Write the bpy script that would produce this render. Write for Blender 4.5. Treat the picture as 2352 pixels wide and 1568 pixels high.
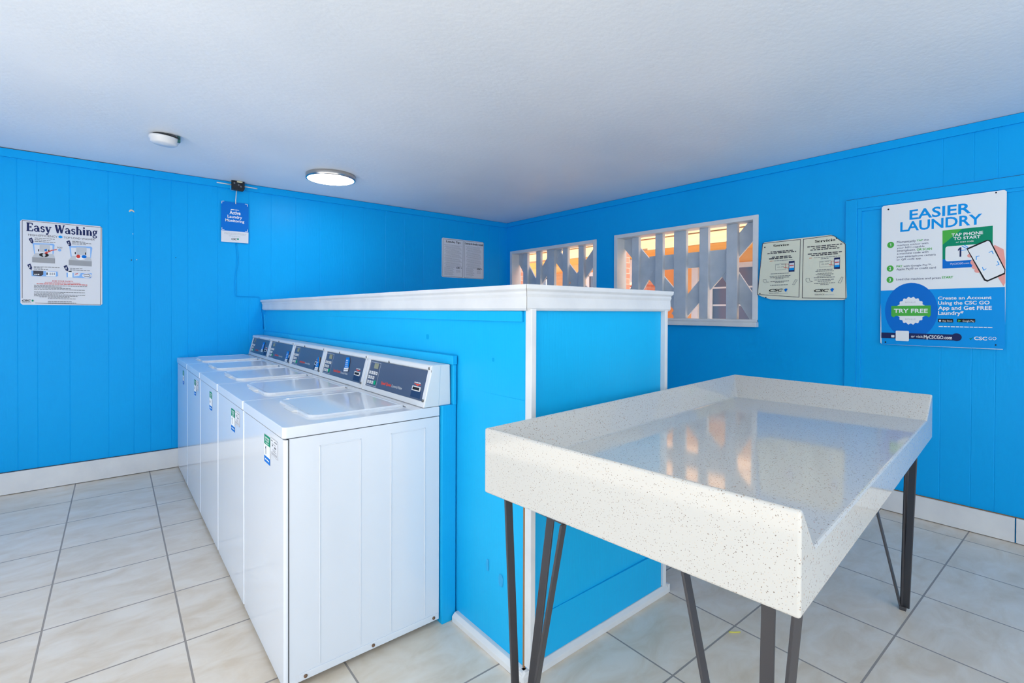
import bpy, bmesh, math, random
from mathutils import Vector, Matrix
for o in list(bpy.data.objects): bpy.data.objects.remove(o, do_unlink=True)
SC = bpy.context.scene
COL = SC.collection
random.seed(7)

# ------------------------------------------------------------------ camera
F_PX, CX, HY = 1133.11, 1182.71, 724.60          # focal length and principal point, 2352x1568 frame
YAW, ROLL, PIT, CAM_H = 0.877094, 0.0038627, 0.0087752, 1.32103
cd = bpy.data.cameras.new('camera'); cam = bpy.data.objects.new('camera', cd); COL.objects.link(cam)
cd.sensor_width = 36; cd.sensor_fit = 'HORIZONTAL'; cd.lens = F_PX/2352*36
cd.shift_x = (1176-CX)/2352; cd.shift_y = (HY-784)/2352
cd.clip_start = .02; cd.clip_end = 200
fw = Vector((math.cos(YAW), math.sin(YAW), 0)); rt = Vector((math.sin(YAW), -math.cos(YAW), 0)); up = Vector((0, 0, 1))
fw2 = (fw-up*PIT).normalized(); up2 = (up+fw*PIT).normalized()
cr, sr = math.cos(ROLL), math.sin(ROLL)
rt3 = rt*cr+up2*sr; up3 = up2*cr-rt*sr
m = Matrix.Identity(4)
for i in range(3): m[i][0], m[i][1], m[i][2] = rt3[i], up3[i], -fw2[i]
m.translation = (0, 0, CAM_H); cam.matrix_world = m
SC.camera = cam

# ------------------------------------------------------------------ sky, sun, exposure
w = bpy.data.worlds.new('sky'); SC.world = w; w.use_nodes = True
bg = w.node_tree.nodes['Background']; bg.inputs[0].default_value = (.80, .90, 1, 1); bg.inputs[1].default_value = 1.75
sl = bpy.data.lights.new('sun', 'SUN'); sl.energy = 11.0; sl.angle = .01; sl.color = (1, .965, .92)
so = bpy.data.objects.new('sun', sl); COL.objects.link(so)
so.rotation_euler = Vector((.62, .18, -.80)).to_track_quat('-Z', 'Y').to_euler()
SC.view_settings.view_transform = 'Standard'; SC.view_settings.look = 'None'
SC.view_settings.gamma = 1; SC.view_settings.use_curve_mapping = False
SC.view_settings.exposure = 0.3
SC.cycles.diffuse_bounces = 6; SC.cycles.max_bounces = 10; SC.cycles.sample_clamp_indirect = 6
SC.cycles.use_denoising = True

# ------------------------------------------------------------------ materials
def srgb(r, g, b):
    f = lambda c: (c/12.92 if c <= .04045 else ((c+.055)/1.055)**2.4)
    return (f(r/255), f(g/255), f(b/255), 1)
MATS = {}
def mat(name, col, rough=.5, spec=.5, metal=0, coat=0, emit=0):
    if name in MATS: return MATS[name]
    mm = bpy.data.materials.new(name); mm.use_nodes = True
    b = mm.node_tree.nodes['Principled BSDF']
    b.inputs['Base Color'].default_value = col; b.inputs['Roughness'].default_value = rough
    b.inputs['Specular IOR Level'].default_value = spec; b.inputs['Metallic'].default_value = metal
    b.inputs['Coat Weight'].default_value = coat; b.inputs['Coat Roughness'].default_value = .04
    if emit:
        b.inputs['Emission Color'].default_value = (1, 1, 1, 1); b.inputs['Emission Strength'].default_value = emit
    MATS[name] = mm; return mm
def nd(mm, t, **kw):
    n = mm.node_tree.nodes.new(t)
    for k, v in kw.items():
        if k.startswith('i_'): n.inputs[k[2:].replace('_', ' ')].default_value = v
        else: setattr(n, k, v)
    return n
def lk(mm, a, b): mm.node_tree.links.new(a, b)
def coords(mm, scale=(1, 1, 1), rot=(0, 0, 0), loc=(0, 0, 0)):
    t = nd(mm, 'ShaderNodeTexCoord'); mp = nd(mm, 'ShaderNodeMapping')
    mp.inputs['Scale'].default_value = scale; mp.inputs['Rotation'].default_value = rot; mp.inputs['Location'].default_value = loc
    lk(mm, t.outputs['Object'], mp.inputs['Vector']); return mp.outputs[0]
def noise_paint(name, col, col2, rough, scale=(4, 4, 4), bump=.05, bscale=(60, 60, 60), spec=.5, detail=4, mixpos=(.35, .65), coat=0):
    """a painted surface: two close tints mixed by noise and a fine bump"""
    mm = mat(name, col, rough, spec, coat=coat); b = mm.node_tree.nodes['Principled BSDF']
    v = coords(mm, scale); n = nd(mm, 'ShaderNodeTexNoise', i_Scale=1.0, i_Detail=float(detail)); lk(mm, v, n.inputs['Vector'])
    r = nd(mm, 'ShaderNodeValToRGB'); r.color_ramp.elements[0].position, r.color_ramp.elements[1].position = mixpos
    r.color_ramp.elements[0].color = col; r.color_ramp.elements[1].color = col2
    lk(mm, n.outputs['Fac'], r.inputs[0]); lk(mm, r.outputs[0], b.inputs['Base Color'])
    v2 = coords(mm, bscale); n2 = nd(mm, 'ShaderNodeTexNoise', i_Scale=1.0, i_Detail=3.0); lk(mm, v2, n2.inputs['Vector'])
    bp = nd(mm, 'ShaderNodeBump', i_Strength=bump, i_Distance=.01); lk(mm, n2.outputs['Fac'], bp.inputs['Height']); lk(mm, bp.outputs[0], b.inputs['Normal'])
    return mm
BLUE = noise_paint('blue_paint', (.002, .365, .82, 1), (.003, .39, .86, 1), .38, (1.5, 1.5, .7), .10, (90, 90, 14), spec=.12)
BLUE_LIT = noise_paint('blue_paint_lit', (.008, .43, .80, 1), (.014, .46, .84, 1), .4, (2, 2, 2), .10, (120, 120, 10), spec=.15)  # same wall blue, lightened: the partition's stronger light is put into the colour
WHITE = noise_paint('white_trim_paint', srgb(226, 226, 226), srgb(216, 217, 219), .4, (6, 6, 6), .08, (40, 40, 40))
LATT = noise_paint('white_lattice_paint', srgb(196, 202, 210), srgb(184, 192, 201), .5, (8, 8, 8), .08, (60, 60, 20))
CEIL = noise_paint('ceiling_paint', srgb(236, 239, 242), srgb(229, 233, 237), .42, (1.2, 1.2, 1.2), .16, (28, 40, 28), spec=.35)
ENAMEL = mat('white_enamel', srgb(224, 228, 235), .10, .5)
PLASTIC = mat('white_plastic', srgb(224, 225, 226), .3, .5)
SEAM = mat('dark_seam', srgb(60, 62, 66), .6)
PANEL = mat('slate_panel', srgb(80, 88, 110), .28, .5)
METAL = mat('black_steel', srgb(72, 71, 75), .42, .5, .35)
SCREW = mat('screw_steel', srgb(120, 120, 118), .35, .5, .8)
RUST = mat('rusty_screw', srgb(120, 92, 70), .7)
CHROME = mat('brushed_nickel', srgb(190, 185, 180), .25, .5, 1)
DIFF = mat('lamp_diffuser', (1, 1, 1, 1), .4, emit=14)
GLASS = mat('window_glass_dark', srgb(104, 122, 146), .08, .6)
RAW = mat('bare_wood', srgb(150, 108, 66), .8)
def floor_mat():
    mm = mat('floor_tile', srgb(205, 200, 190), .3, .45); b = mm.node_tree.nodes['Principled BSDF']
    v = coords(mm, (1, 1, 1), (0, 0, .013), (-.2138, -2.788, 0))
    br = nd(mm, 'ShaderNodeTexBrick', offset=0.0, squash=1.0)
    for k, x in (('Scale', 1.0), ('Mortar Size', .0038), ('Mortar Smooth', .1), ('Bias', 0.0), ('Brick Width', .4525), ('Row Height', .442)): br.inputs[k].default_value = x
    br.inputs['Color1'].default_value = (.35, .35, .35, 1); br.inputs['Color2'].default_value = (.75, .75, .75, 1); br.inputs['Mortar'].default_value = (0, 0, 0, 1)
    lk(mm, v, br.inputs['Vector'])
    # shift the cloud pattern per tile so each tile has its own veining
    sc_ = nd(mm, 'ShaderNodeVectorMath', operation='SCALE'); sc_.inputs['Scale'].default_value = 7.0; lk(mm, br.outputs['Color'], sc_.inputs[0])
    ad = nd(mm, 'ShaderNodeVectorMath', operation='ADD'); lk(mm, coords(mm, (5, 9.5, 1), (0, 0, .25)), ad.inputs[0]); lk(mm, sc_.outputs[0], ad.inputs[1])
    n = nd(mm, 'ShaderNodeTexNoise', i_Scale=1.0, i_Detail=7.0, i_Roughness=.6, i_Distortion=.6); lk(mm, ad.outputs[0], n.inputs['Vector'])
    r = nd(mm, 'ShaderNodeValToRGB'); e = r.color_ramp.elements
    e[0].position, e[0].color = .34, srgb(213, 197, 176); e[1].position, e[1].color = .64, srgb(228, 218, 205)
    x = e.new(.48); x.color = srgb(221, 208, 191)
    lk(mm, n.outputs['Fac'], r.inputs[0])
    mx = nd(mm, 'ShaderNodeMixRGB', blend_type='MIX'); lk(mm, br.outputs['Fac'], mx.inputs[0]); lk(mm, r.outputs[0], mx.inputs[1]); mx.inputs[2].default_value = srgb(152, 144, 138)
    lk(mm, mx.outputs[0], b.inputs['Base Color'])
    iv = nd(mm, 'ShaderNodeMath', operation='SUBTRACT'); iv.inputs[0].default_value = 1; lk(mm, br.outputs['Fac'], iv.inputs[1])
    ms = nd(mm, 'ShaderNodeMath', operation='MULTIPLY_ADD'); lk(mm, n.outputs['Fac'], ms.inputs[0]); ms.inputs[1].default_value = .25; lk(mm, iv.outputs[0], ms.inputs[2])
    bp = nd(mm, 'ShaderNodeBump', i_Strength=.35, i_Distance=.004); lk(mm, ms.outputs[0], bp.inputs['Height']); lk(mm, bp.outputs[0], b.inputs['Normal'])
    rr = nd(mm, 'ShaderNodeMath', operation='MULTIPLY_ADD'); lk(mm, br.outputs['Fac'], rr.inputs[0]); rr.inputs[1].default_value = .4; rr.inputs[2].default_value = .33; lk(mm, rr.outputs[0], b.inputs['Roughness'])
    return mm
FLOOR = floor_mat()
def terrazzo():
    mm = mat('speckled_quartz', srgb(228, 225, 216), .07, .42, coat=.1); b = mm.node_tree.nodes['Principled BSDF']
    base = srgb(202, 200, 195); last = None
    for sc_, thr, colr in ((120, .20, srgb(178, 165, 150)), (190, .19, srgb(138, 126, 116)), (75, .10, srgb(188, 152, 132)), (230, .19, srgb(206, 198, 186))):
        v = nd(mm, 'ShaderNodeTexVoronoi', i_Scale=float(sc_), i_Randomness=1.0); nz = nd(mm, 'ShaderNodeTexNoise', i_Scale=sc_*.9, i_Detail=2.0)
        c = coords(mm); lk(mm, c, nz.inputs['Vector'])
        av = nd(mm, 'ShaderNodeVectorMath', operation='MULTIPLY_ADD'); lk(mm, nz.outputs['Color'], av.inputs[0]); av.inputs[1].default_value = (.006,)*3; lk(mm, c, av.inputs[2]); lk(mm, av.outputs[0], v.inputs['Vector'])
        # only some cells carry a chip
        sp = nd(mm, 'ShaderNodeSeparateColor'); lk(mm, v.outputs['Color'], sp.inputs[0])
        g = nd(mm, 'ShaderNodeMath', operation='MULTIPLY'); lk(mm, sp.outputs[0], g.inputs[0]); g.inputs[1].default_value = thr*1.5
        lt = nd(mm, 'ShaderNodeMath', operation='LESS_THAN'); lk(mm, v.outputs['Distance'], lt.inputs[0]); lk(mm, g.outputs[0], lt.inputs[1])
        mx = nd(mm, 'ShaderNodeMixRGB'); lk(mm, lt.outputs[0], mx.inputs[0])
        if last is None: mx.inputs[1].default_value = base
        else: lk(mm, last, mx.inputs[1])
        mx.inputs[2].default_value = colr; last = mx.outputs[0]
    lk(mm, last, b.inputs['Base Color']); return mm
QUARTZ = terrazzo()
def brick_mat():
    mm = mat('salmon_brick', srgb(214, 128, 104), .8, .2); b = mm.node_tree.nodes['Principled BSDF']
    t = nd(mm, 'ShaderNodeTexCoord'); s = nd(mm, 'ShaderNodeSeparateXYZ'); lk(mm, t.outputs['Object'], s.inputs[0])
    ad = nd(mm, 'ShaderNodeMath', operation='ADD'); lk(mm, s.outputs[0], ad.inputs[0]); lk(mm, s.outputs[1], ad.inputs[1])
    c = nd(mm, 'ShaderNodeCombineXYZ'); lk(mm, ad.outputs[0], c.inputs[0]); lk(mm, s.outputs[2], c.inputs[1])
    br = nd(mm, 'ShaderNodeTexBrick')
    for k, x in (('Scale', 1.0), ('Mortar Size', .005), ('Brick Width', .2), ('Row Height', .07)): br.inputs[k].default_value = x
    br.inputs['Color1'].default_value = srgb(226, 146, 124); br.inputs['Color2'].default_value = srgb(214, 130, 108); br.inputs['Mortar'].default_value = srgb(222, 180, 160)
    lk(mm, c.outputs[0], br.inputs['Vector']); lk(mm, br.outputs['Color'], b.inputs['Base Color']); return mm
BRICK = brick_mat()
CREAM = noise_paint('cream_siding', srgb(198, 152, 112), srgb(190, 144, 104), .7, (2, 2, 20), .05, (30, 4, 60), spec=.2)
ORANGE = noise_paint('orange_stucco', srgb(250, 200, 140), srgb(246, 192, 130), .8, (3, 3, 3), .05, (50, 50, 50), spec=.2)
SOFFIT = noise_paint('orange_soffit_boards', srgb(250, 190, 112), srgb(244, 180, 100), .7, (30, 1, 1), .05, (40, 4, 40), spec=.2)
DOORW = mat('honey_wood_door', srgb(236, 166, 96), .5)
CONC = noise_paint('concrete', srgb(200, 202, 204), srgb(184, 186, 188), .9, (2, 2, 2), .05, (60, 60, 60), spec=.2)
INK = {'sky_blue': (0, 150, 230), 'deep_blue': (0, 112, 206), 'green': (78, 178, 74), 'teal': (0, 140, 104), 'navy': (32, 44, 92), 'white': (236, 238, 240),
       'black': (30, 30, 34), 'dark': (72, 70, 78), 'grey': (120, 122, 126), 'mid_grey': (158, 160, 164), 'pale_grey': (192, 196, 202), 'pale': (220, 222, 228),
       'red': (214, 64, 56), 'orange': (222, 120, 60), 'skin': (238, 164, 156), 'light_blue': (132, 180, 236), 'screen': (150, 152, 128), 'key': (226, 226, 226),
       'queen_red': (244, 84, 62), 'keygreen': (0, 170, 120), 'patch': (40, 66, 104), 'cream': (226, 226, 206), 'sticker_blue': (0, 120, 210)}
def ink(n): return mat('print_'+n, srgb(*INK[n]), .5, .15)

# ------------------------------------------------------------------ mesh helpers
class MB:
    def __init__(s): s.bm = bmesh.new(); s.ms = []
    def mi(s, mm):
        if mm not in s.ms: s.ms.append(mm)
        return s.ms.index(mm)
    def face(s, pts, mm, smooth=False):
        f = s.bm.faces.new([s.bm.verts.new(p) for p in pts]); f.material_index = s.mi(mm); f.smooth = smooth; return f
    def box(s, x0, x1, y0, y1, z0, z1, mm):
        v = [s.bm.verts.new((x, y, z)) for x in (x0, x1) for y in (y0, y1) for z in (z0, z1)]; k = s.mi(mm)
        for q in ((0, 1, 3, 2), (4, 6, 7, 5), (0, 4, 5, 1), (2, 3, 7, 6), (0, 2, 6, 4), (1, 5, 7, 3)):
            f = s.bm.faces.new([v[i] for i in q]); f.material_index = k
        return s
    def loft(s, loops, mm, caps=True, smooth=False):
        k = s.mi(mm); R = [[s.bm.verts.new(p) for p in L] for L in loops]; n = len(R[0])
        for a, b in zip(R, R[1:]):
            for i in range(n):
                f = s.bm.faces.new((a[i], a[(i+1) % n], b[(i+1) % n], b[i])); f.material_index = k; f.smooth = smooth
        if caps:
            for L in (R[0][::-1], R[-1]):
                f = s.bm.faces.new(L); f.material_index = k
        return s
    def prism(s, pts, mm, axis='z', a=0, b=1):
        """polygon extruded along an axis: pts are (x,y) for z, (x,z) for y, (y,z) for x"""
        mk = {'z': lambda p, t: (p[0], p[1], t), 'y': lambda p, t: (p[0], t, p[1]), 'x': lambda p, t: (t, p[0], p[1])}[axis]
        return s.loft([[mk(p, t) for p in pts] for t in (a, b)], mm)
    def tube(s, pts, r, mm, n=10):
        pts = [Vector(p) for p in pts]; loops = []
        for i, p in enumerate(pts):
            d = (pts[min(i+1, len(pts)-1)]-pts[max(i-1, 0)]).normalized()
            a = d.orthogonal().normalized() if i == 0 else (pa-d*pa.dot(d)).normalized()
            pa = a; b = d.cross(a)
            loops.append([p+(a*math.cos(t)+b*math.sin(t))*r for t in (2*math.pi*j/n for j in range(n))])
        return s.loft(loops, mm, smooth=True)
    def bar(s, p, q, w, t, side, mm):
        """flat bar from p to q; w across, t thick; side = direction of the width"""
        p, q = Vector(p), Vector(q); d = (q-p).normalized(); sd = Vector(side); sd = (sd-d*sd.dot(d)).normalized(); n = d.cross(sd)
        return s.loft([[c+sd*a*w/2+n*b*t/2 for a, b in ((-1, -1), (1, -1), (1, 1), (-1, 1))] for c in (p, q)], mm)
    def lathe(s, prof, c, mm, n=48, ax='z', smooth=True):
        loops = []
        for r, h in prof:
            loops.append([{'z': (c[0]+r*math.cos(t), c[1]+r*math.sin(t), c[2]+h), 'x': (c[0]+h, c[1]+r*math.cos(t), c[2]+r*math.sin(t)), 'y': (c[0]+r*math.cos(t), c[1]+h, c[2]+r*math.sin(t))}[ax] for t in (2*math.pi*j/n for j in range(n))])
        return s.loft(loops, mm, smooth=smooth)
    def build(s, name, parent=None, bevel=0, seg=2, ang=35, recalc=True):
        if recalc: bmesh.ops.recalc_face_normals(s.bm, faces=s.bm.faces)
        me = bpy.data.meshes.new(name); s.bm.to_mesh(me); s.bm.free()
        for mm in s.ms: me.materials.append(mm)
        o = bpy.data.objects.new(name, me); COL.objects.link(o)
        if parent: o.parent = parent
        if bevel:
            b = o.modifiers.new('bevel', 'BEVEL'); b.width = bevel; b.segments = seg; b.limit_method = 'ANGLE'; b.angle_limit = math.radians(ang); b.use_clamp_overlap = True
        return o
def thing(name, label, cat, loc=(0, 0, 0), group=None):
    o = bpy.data.objects.new(name, None); COL.objects.link(o); o.location = loc; o.empty_display_size = .1
    return tag(o, label, cat, group)
def tag(o, label, cat, group=None):
    o['label'] = label; o['category'] = cat
    if group: o['group'] = group
    return o
def struct(o, label=None):
    o['kind'] = 'structure'
    if label: o['label'] = label
    return o

# ------------------------------------------------------------------ lettering
_tc = {}
def sans(txt, font):
    """outline of a text line in the built-in sans face: verts in units of cap height, faces"""
    if (txt, font) in _tc: return _tc[(txt, font)]
    def mk(body):
        cu = bpy.data.curves.new('t', 'FONT'); cu.body = body; cu.size = 1; cu.resolution_u = 3; cu.fill_mode = 'FRONT'; cu.offset = {'b': 0, 'h': .022, 'i': .03}[font]
        if font == 'i': cu.shear = .25
        o = bpy.data.objects.new('t', cu); COL.objects.link(o); bpy.context.view_layer.update()
        me = bpy.data.meshes.new_from_object(o.evaluated_get(bpy.context.evaluated_depsgraph_get()))
        V = [(v.co.x, v.co.y) for v in me.vertices]; Fc = [tuple(f.vertices) for f in me.polygons]
        bpy.data.objects.remove(o); bpy.data.meshes.remove(me); bpy.data.curves.remove(cu); return V, Fc
    cap = max(y for _, y in mk('H')[0]); V, Fc = mk(txt)
    x0 = min(x for x, _ in V); x1 = max(x for x, _ in V)
    V = [((x-x0)/(x1-x0), y/cap) for x, y in V]
    _tc[(txt, font)] = (V, Fc); return V, Fc
T_, t_ = .28, .11
SERIF = {'E': (.85, 'V .2 0 1|H .03 .76 .05|H .03 .72 .95|H .2 .56 .5|D .73 .03 .77 .28 .1|D .69 .97 .71 .74 .1|D .54 .38 .54 .62 .09'),
 'a': (.7, 'A .28 .48 .2 .18 10 165 .13|V .5 .02 .5|A .28 .2 .2 .17 0 360 .13|H .5 .68 .05'), 's': (.56, 'A .28 .5 .17 .15 10 270 .14|A .28 .2 .18 .17 -170 90 .14'),
 'y': (.72, 'D .12 .64 .36 .04 .19|D .6 .64 .3 -.2 .09|H .0 .28 .64|H .46 .74 .64|A .2 -.2 .07 .06 0 360 .12'), 'W': (1.22, 'D .12 .98 .38 .02 .2|D .38 .02 .6 .9 .1|D .56 .98 .84 .02 .2|D .84 .02 1.1 .98 .1|H 0 .32 .96|H .44 .72 .96|H .98 1.24 .96'),
 'h': (.8, 'V .2 0 1|A .41 .42 .21 .22 0 180 .13|V .62 0 .45|H .05 .35 .04|H .47 .78 .04|H .05 .2 .96'), 'i': (.42, 'V .2 0 .66|H .05 .36 .04|H .06 .2 .63|A .2 .88 .06 .06 0 360 .12'),
 'n': (.8, 'V .2 0 .66|A .41 .42 .21 .22 0 180 .13|V .62 0 .45|H .05 .35 .04|H .47 .78 .04|H .05 .2 .63'), 'g': (.68, 'A .3 .44 .19 .2 0 360 .14|A .3 -.1 .24 .14 0 360 .1|D .16 .24 .22 .04 .12|D .42 .6 .64 .66 .1'),
 'S': (.7, 'A .34 .73 .23 .22 20 270 .17|A .34 .27 .25 .24 -165 90 .17|D .57 .75 .57 .99 .08|D .1 .02 .1 .28 .08'), 'e': (.62, 'A .3 .33 .22 .29 0 325 .15|H .1 .52 .37'), 'r': (.56, 'V .2 0 .66|A .4 .42 .18 .2 50 175 .14|H .04 .37 .04|H .05 .2 .63|A .48 .54 .05 .05 0 360 .1'),
 'v': (.66, 'D .13 .64 .34 .02 .19|D .34 .02 .56 .64 .09|H 0 .27 .64|H .43 .68 .64'), 'c': (.57, 'A .31 .33 .22 .29 45 320 .16|A .45 .5 .05 .05 0 360 .1'), 'o': (.64, 'A .31 .33 .22 .28 0 360 .16'),
 'L': (.8, 'V .2 0 1|H .03 .74 .05|D .72 .03 .76 .32 .1|H .03 .4 .95'), 'u': (.78, 'V .2 .2 .66|A .4 .22 .2 .19 180 360 .13|V .6 0 .66|H .05 .2 .63|H .46 .6 .63|H .6 .74 .04'), 'd': (.72, 'A .29 .32 .2 .28 0 360 .14|V .52 0 1|H .38 .52 .96|H .52 .67 .04'),
 'T': (.84, 'V .42 0 1|H .05 .79 .95|D .07 .97 .06 .7 .09|D .77 .97 .78 .7 .09|H .24 .6 .04'), 'p': (.72, 'V .2 -.28 .66|A .42 .32 .2 .28 0 360 .14|H .04 .37 -.25|H .05 .2 .63'), 'C': (.84, 'A .44 .5 .33 .44 45 320 .18|D .74 .62 .74 .98 .08'), 'j': (.4, 'V .24 -.1 .66|A .12 -.1 .12 .14 270 360 .1|A .24 .88 .06 .06 0 360 .12|H .1 .24 .63'), 'l': (.4, 'V .2 0 1|H .05 .36 .04|H .05 .2 .96'), ' ': (.34, '')}
def serif(txt):
    V, Fc, x = [], [], 0
    def quad(*p):
        if sum(p[i][0]*p[(i+1) % 4][1]-p[(i+1) % 4][0]*p[i][1] for i in range(4)) < 0: p = p[::-1]
        b = len(V); V.extend((*q, 1.5e-6*len(Fc)) for q in p); Fc.append(tuple(range(b, b+4)))
    for ch in txt:
        adv, cmds = SERIF[ch]
        for c in filter(None, cmds.split('|')):
            k, *a = c.split(); a = [float(q) for q in a]
            if k == 'V': quad((x+a[0]-T_/2, a[1]), (x+a[0]+T_/2, a[1]), (x+a[0]+T_/2, a[2]), (x+a[0]-T_/2, a[2]))
            elif k == 'H': quad((x+a[0], a[2]-t_/2), (x+a[1], a[2]-t_/2), (x+a[1], a[2]+t_/2), (x+a[0], a[2]+t_/2))
            elif k == 'D':
                d = Vector((a[2]-a[0], a[3]-a[1])).normalized(); n = (-d.y*a[4]*.66, d.x*a[4]*.66)
                quad((x+a[0]-n[0], a[1]-n[1]), (x+a[2]-n[0], a[3]-n[1]), (x+a[2]+n[0], a[3]+n[1]), (x+a[0]+n[0], a[1]+n[1]))
            else:
                cx_, cy_, rx, ry, a0, a1, wd = a; N = 14
                for i in range(N):
                    s0, s1 = (math.radians(a0+(a1-a0)*(i+j)/N) for j in (0, 1))
                    P = lambda s, q: (x+cx_+(rx+q*(wd*.68 if rx > .08 else wd*.5))*math.cos(s), cy_+(ry+q*wd*.42)*math.sin(s))
                    quad(P(s0, -1), P(s0, 1), P(s1, 1), P(s1, -1))
        x += adv+.04
    W = x-.04
    return [(px/W, py, d) for px, py, d in V], Fc
class Board:
    """a flat printed panel: origin, right and up directions; print lies a hair above the sheet"""
    def __init__(s, org, right, up_, lift=.0004):
        s.o, s.r, s.u = Vector(org), Vector(right).normalized(), Vector(up_).normalized(); s.n = s.r.cross(s.u); s.mb = MB(); s.lv = lift
    def P(s, u, v, h=None): return s.o+s.r*u+s.u*v+s.n*(s.lv if h is None else h)
    def sheet(s, pts, th, mm):
        s.mb.loft([[s.P(u, v, h) for u, v in pts] for h in (-th, 0)], mm)
    def poly(s, pts, mm): s.lv += 3e-5; s.mb.face([s.P(*q) for q in pts], mm)
    def glyphs(s, V, Fc, x0, y0, x1, y1, mm):
        s.lv += 3e-5; k = s.mb.mi(mm); vs = [s.mb.bm.verts.new(s.P(x0+p[0]*(x1-x0), y0+p[1]*(y1-y0), s.lv+(p[2] if len(p) > 2 else 0))) for p in V]
        for f in Fc:
            try: q = s.mb.bm.faces.new([vs[i] for i in f]); q.material_index = k
            except ValueError: pass
    def box(s, x0, y0, x1, y1, mm, r=0):
        if r:
            pts = [(cx_+r*math.cos(math.radians(a)), cy_+r*math.sin(math.radians(a))) for cx_, cy_, b in ((x1-r, y1-r, 0), (x0+r, y1-r, 90), (x0+r, y0+r, 180), (x1-r, y0+r, 270)) for a in range(b, b+91, 30)]
        else: pts = [(x0, y0), (x1, y0), (x1, y1), (x0, y1)]
        s.poly(pts, mm)
    def disc(s, cx_, cy_, rx, ry, mm, sc=0):
        n = 40 if not sc else sc*8
        s.poly([(cx_+rx*(1+(.05*math.cos(sc*t) if sc else 0))*math.cos(t), cy_+ry*(1+(.05*math.cos(sc*t) if sc else 0))*math.sin(t)) for t in (2*math.pi*i/n for i in range(n))], mm)
    def line(s, pts, wd, mm):
        for a, b in zip(pts, pts[1:]):
            d = Vector((b[0]-a[0], b[1]-a[1])).normalized(); n = Vector((-d.y, d.x))*wd/2; e = d*wd/2
            s.poly([(a[0]-e.x-n.x, a[1]-e.y-n.y), (b[0]+e.x-n.x, b[1]+e.y-n.y), (b[0]+e.x+n.x, b[1]+e.y+n.y), (a[0]-e.x+n.x, a[1]-e.y+n.y)], mm)
    def text(s, txt, x0, y0, x1, y1, mm, font='b'):
        if txt == '1':     # figure one with a flag
            w_, hh = x1-x0, y1-y0
            return s.poly([(x0+w_*a, y0+hh*c) for a, c in ((.42, 0), (.78, 0), (.78, 1), (.48, 1), (.1, .80), (.1, .60), (.42, .76))], mm)
        V, Fc = serif(txt) if font == 's' else sans(txt, font); s.glyphs(V, Fc, x0, y0, x1, y1, mm)
    def words(s, x0, y, x1, h, mm):
        """a line of print too small to read: a row of word-length dashes"""
        x = x0; rng = random.Random(int(x0*9999+y*7777))
        s.lv += 3e-5
        while x < x1-h:
            l = min(h*rng.uniform(2, 5), x1-x); s.mb.face([s.P(a, b) for a, b in ((x, y-h/2), (x+l, y-h/2), (x+l, y+h/2), (x, y+h/2))], mm); x += l+h*.7
    def run(s, items):
        for e in items:
            k = e[0]
            if k == 't': s.text(e[1], e[2], e[3], e[4], e[5], ink(e[6]), e[7])
            elif k == 'p': s.poly(e[1], ink(e[2]))
            elif k == 'b': s.box(e[1], e[2], e[3], e[4], ink(e[5]), e[6])
            elif k == 'd': s.disc(e[1], e[2], e[3], e[4], ink(e[5]), e[6])
            elif k == 'g': s.words(e[1], e[2], e[3], e[4], ink(e[5]))
            elif k == 'l': s.line(e[1], e[2], ink(e[3]))
    def build(s, name, parent=None): return s.mb.build(name, parent, recalc=False)
PRINT = {}
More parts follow.
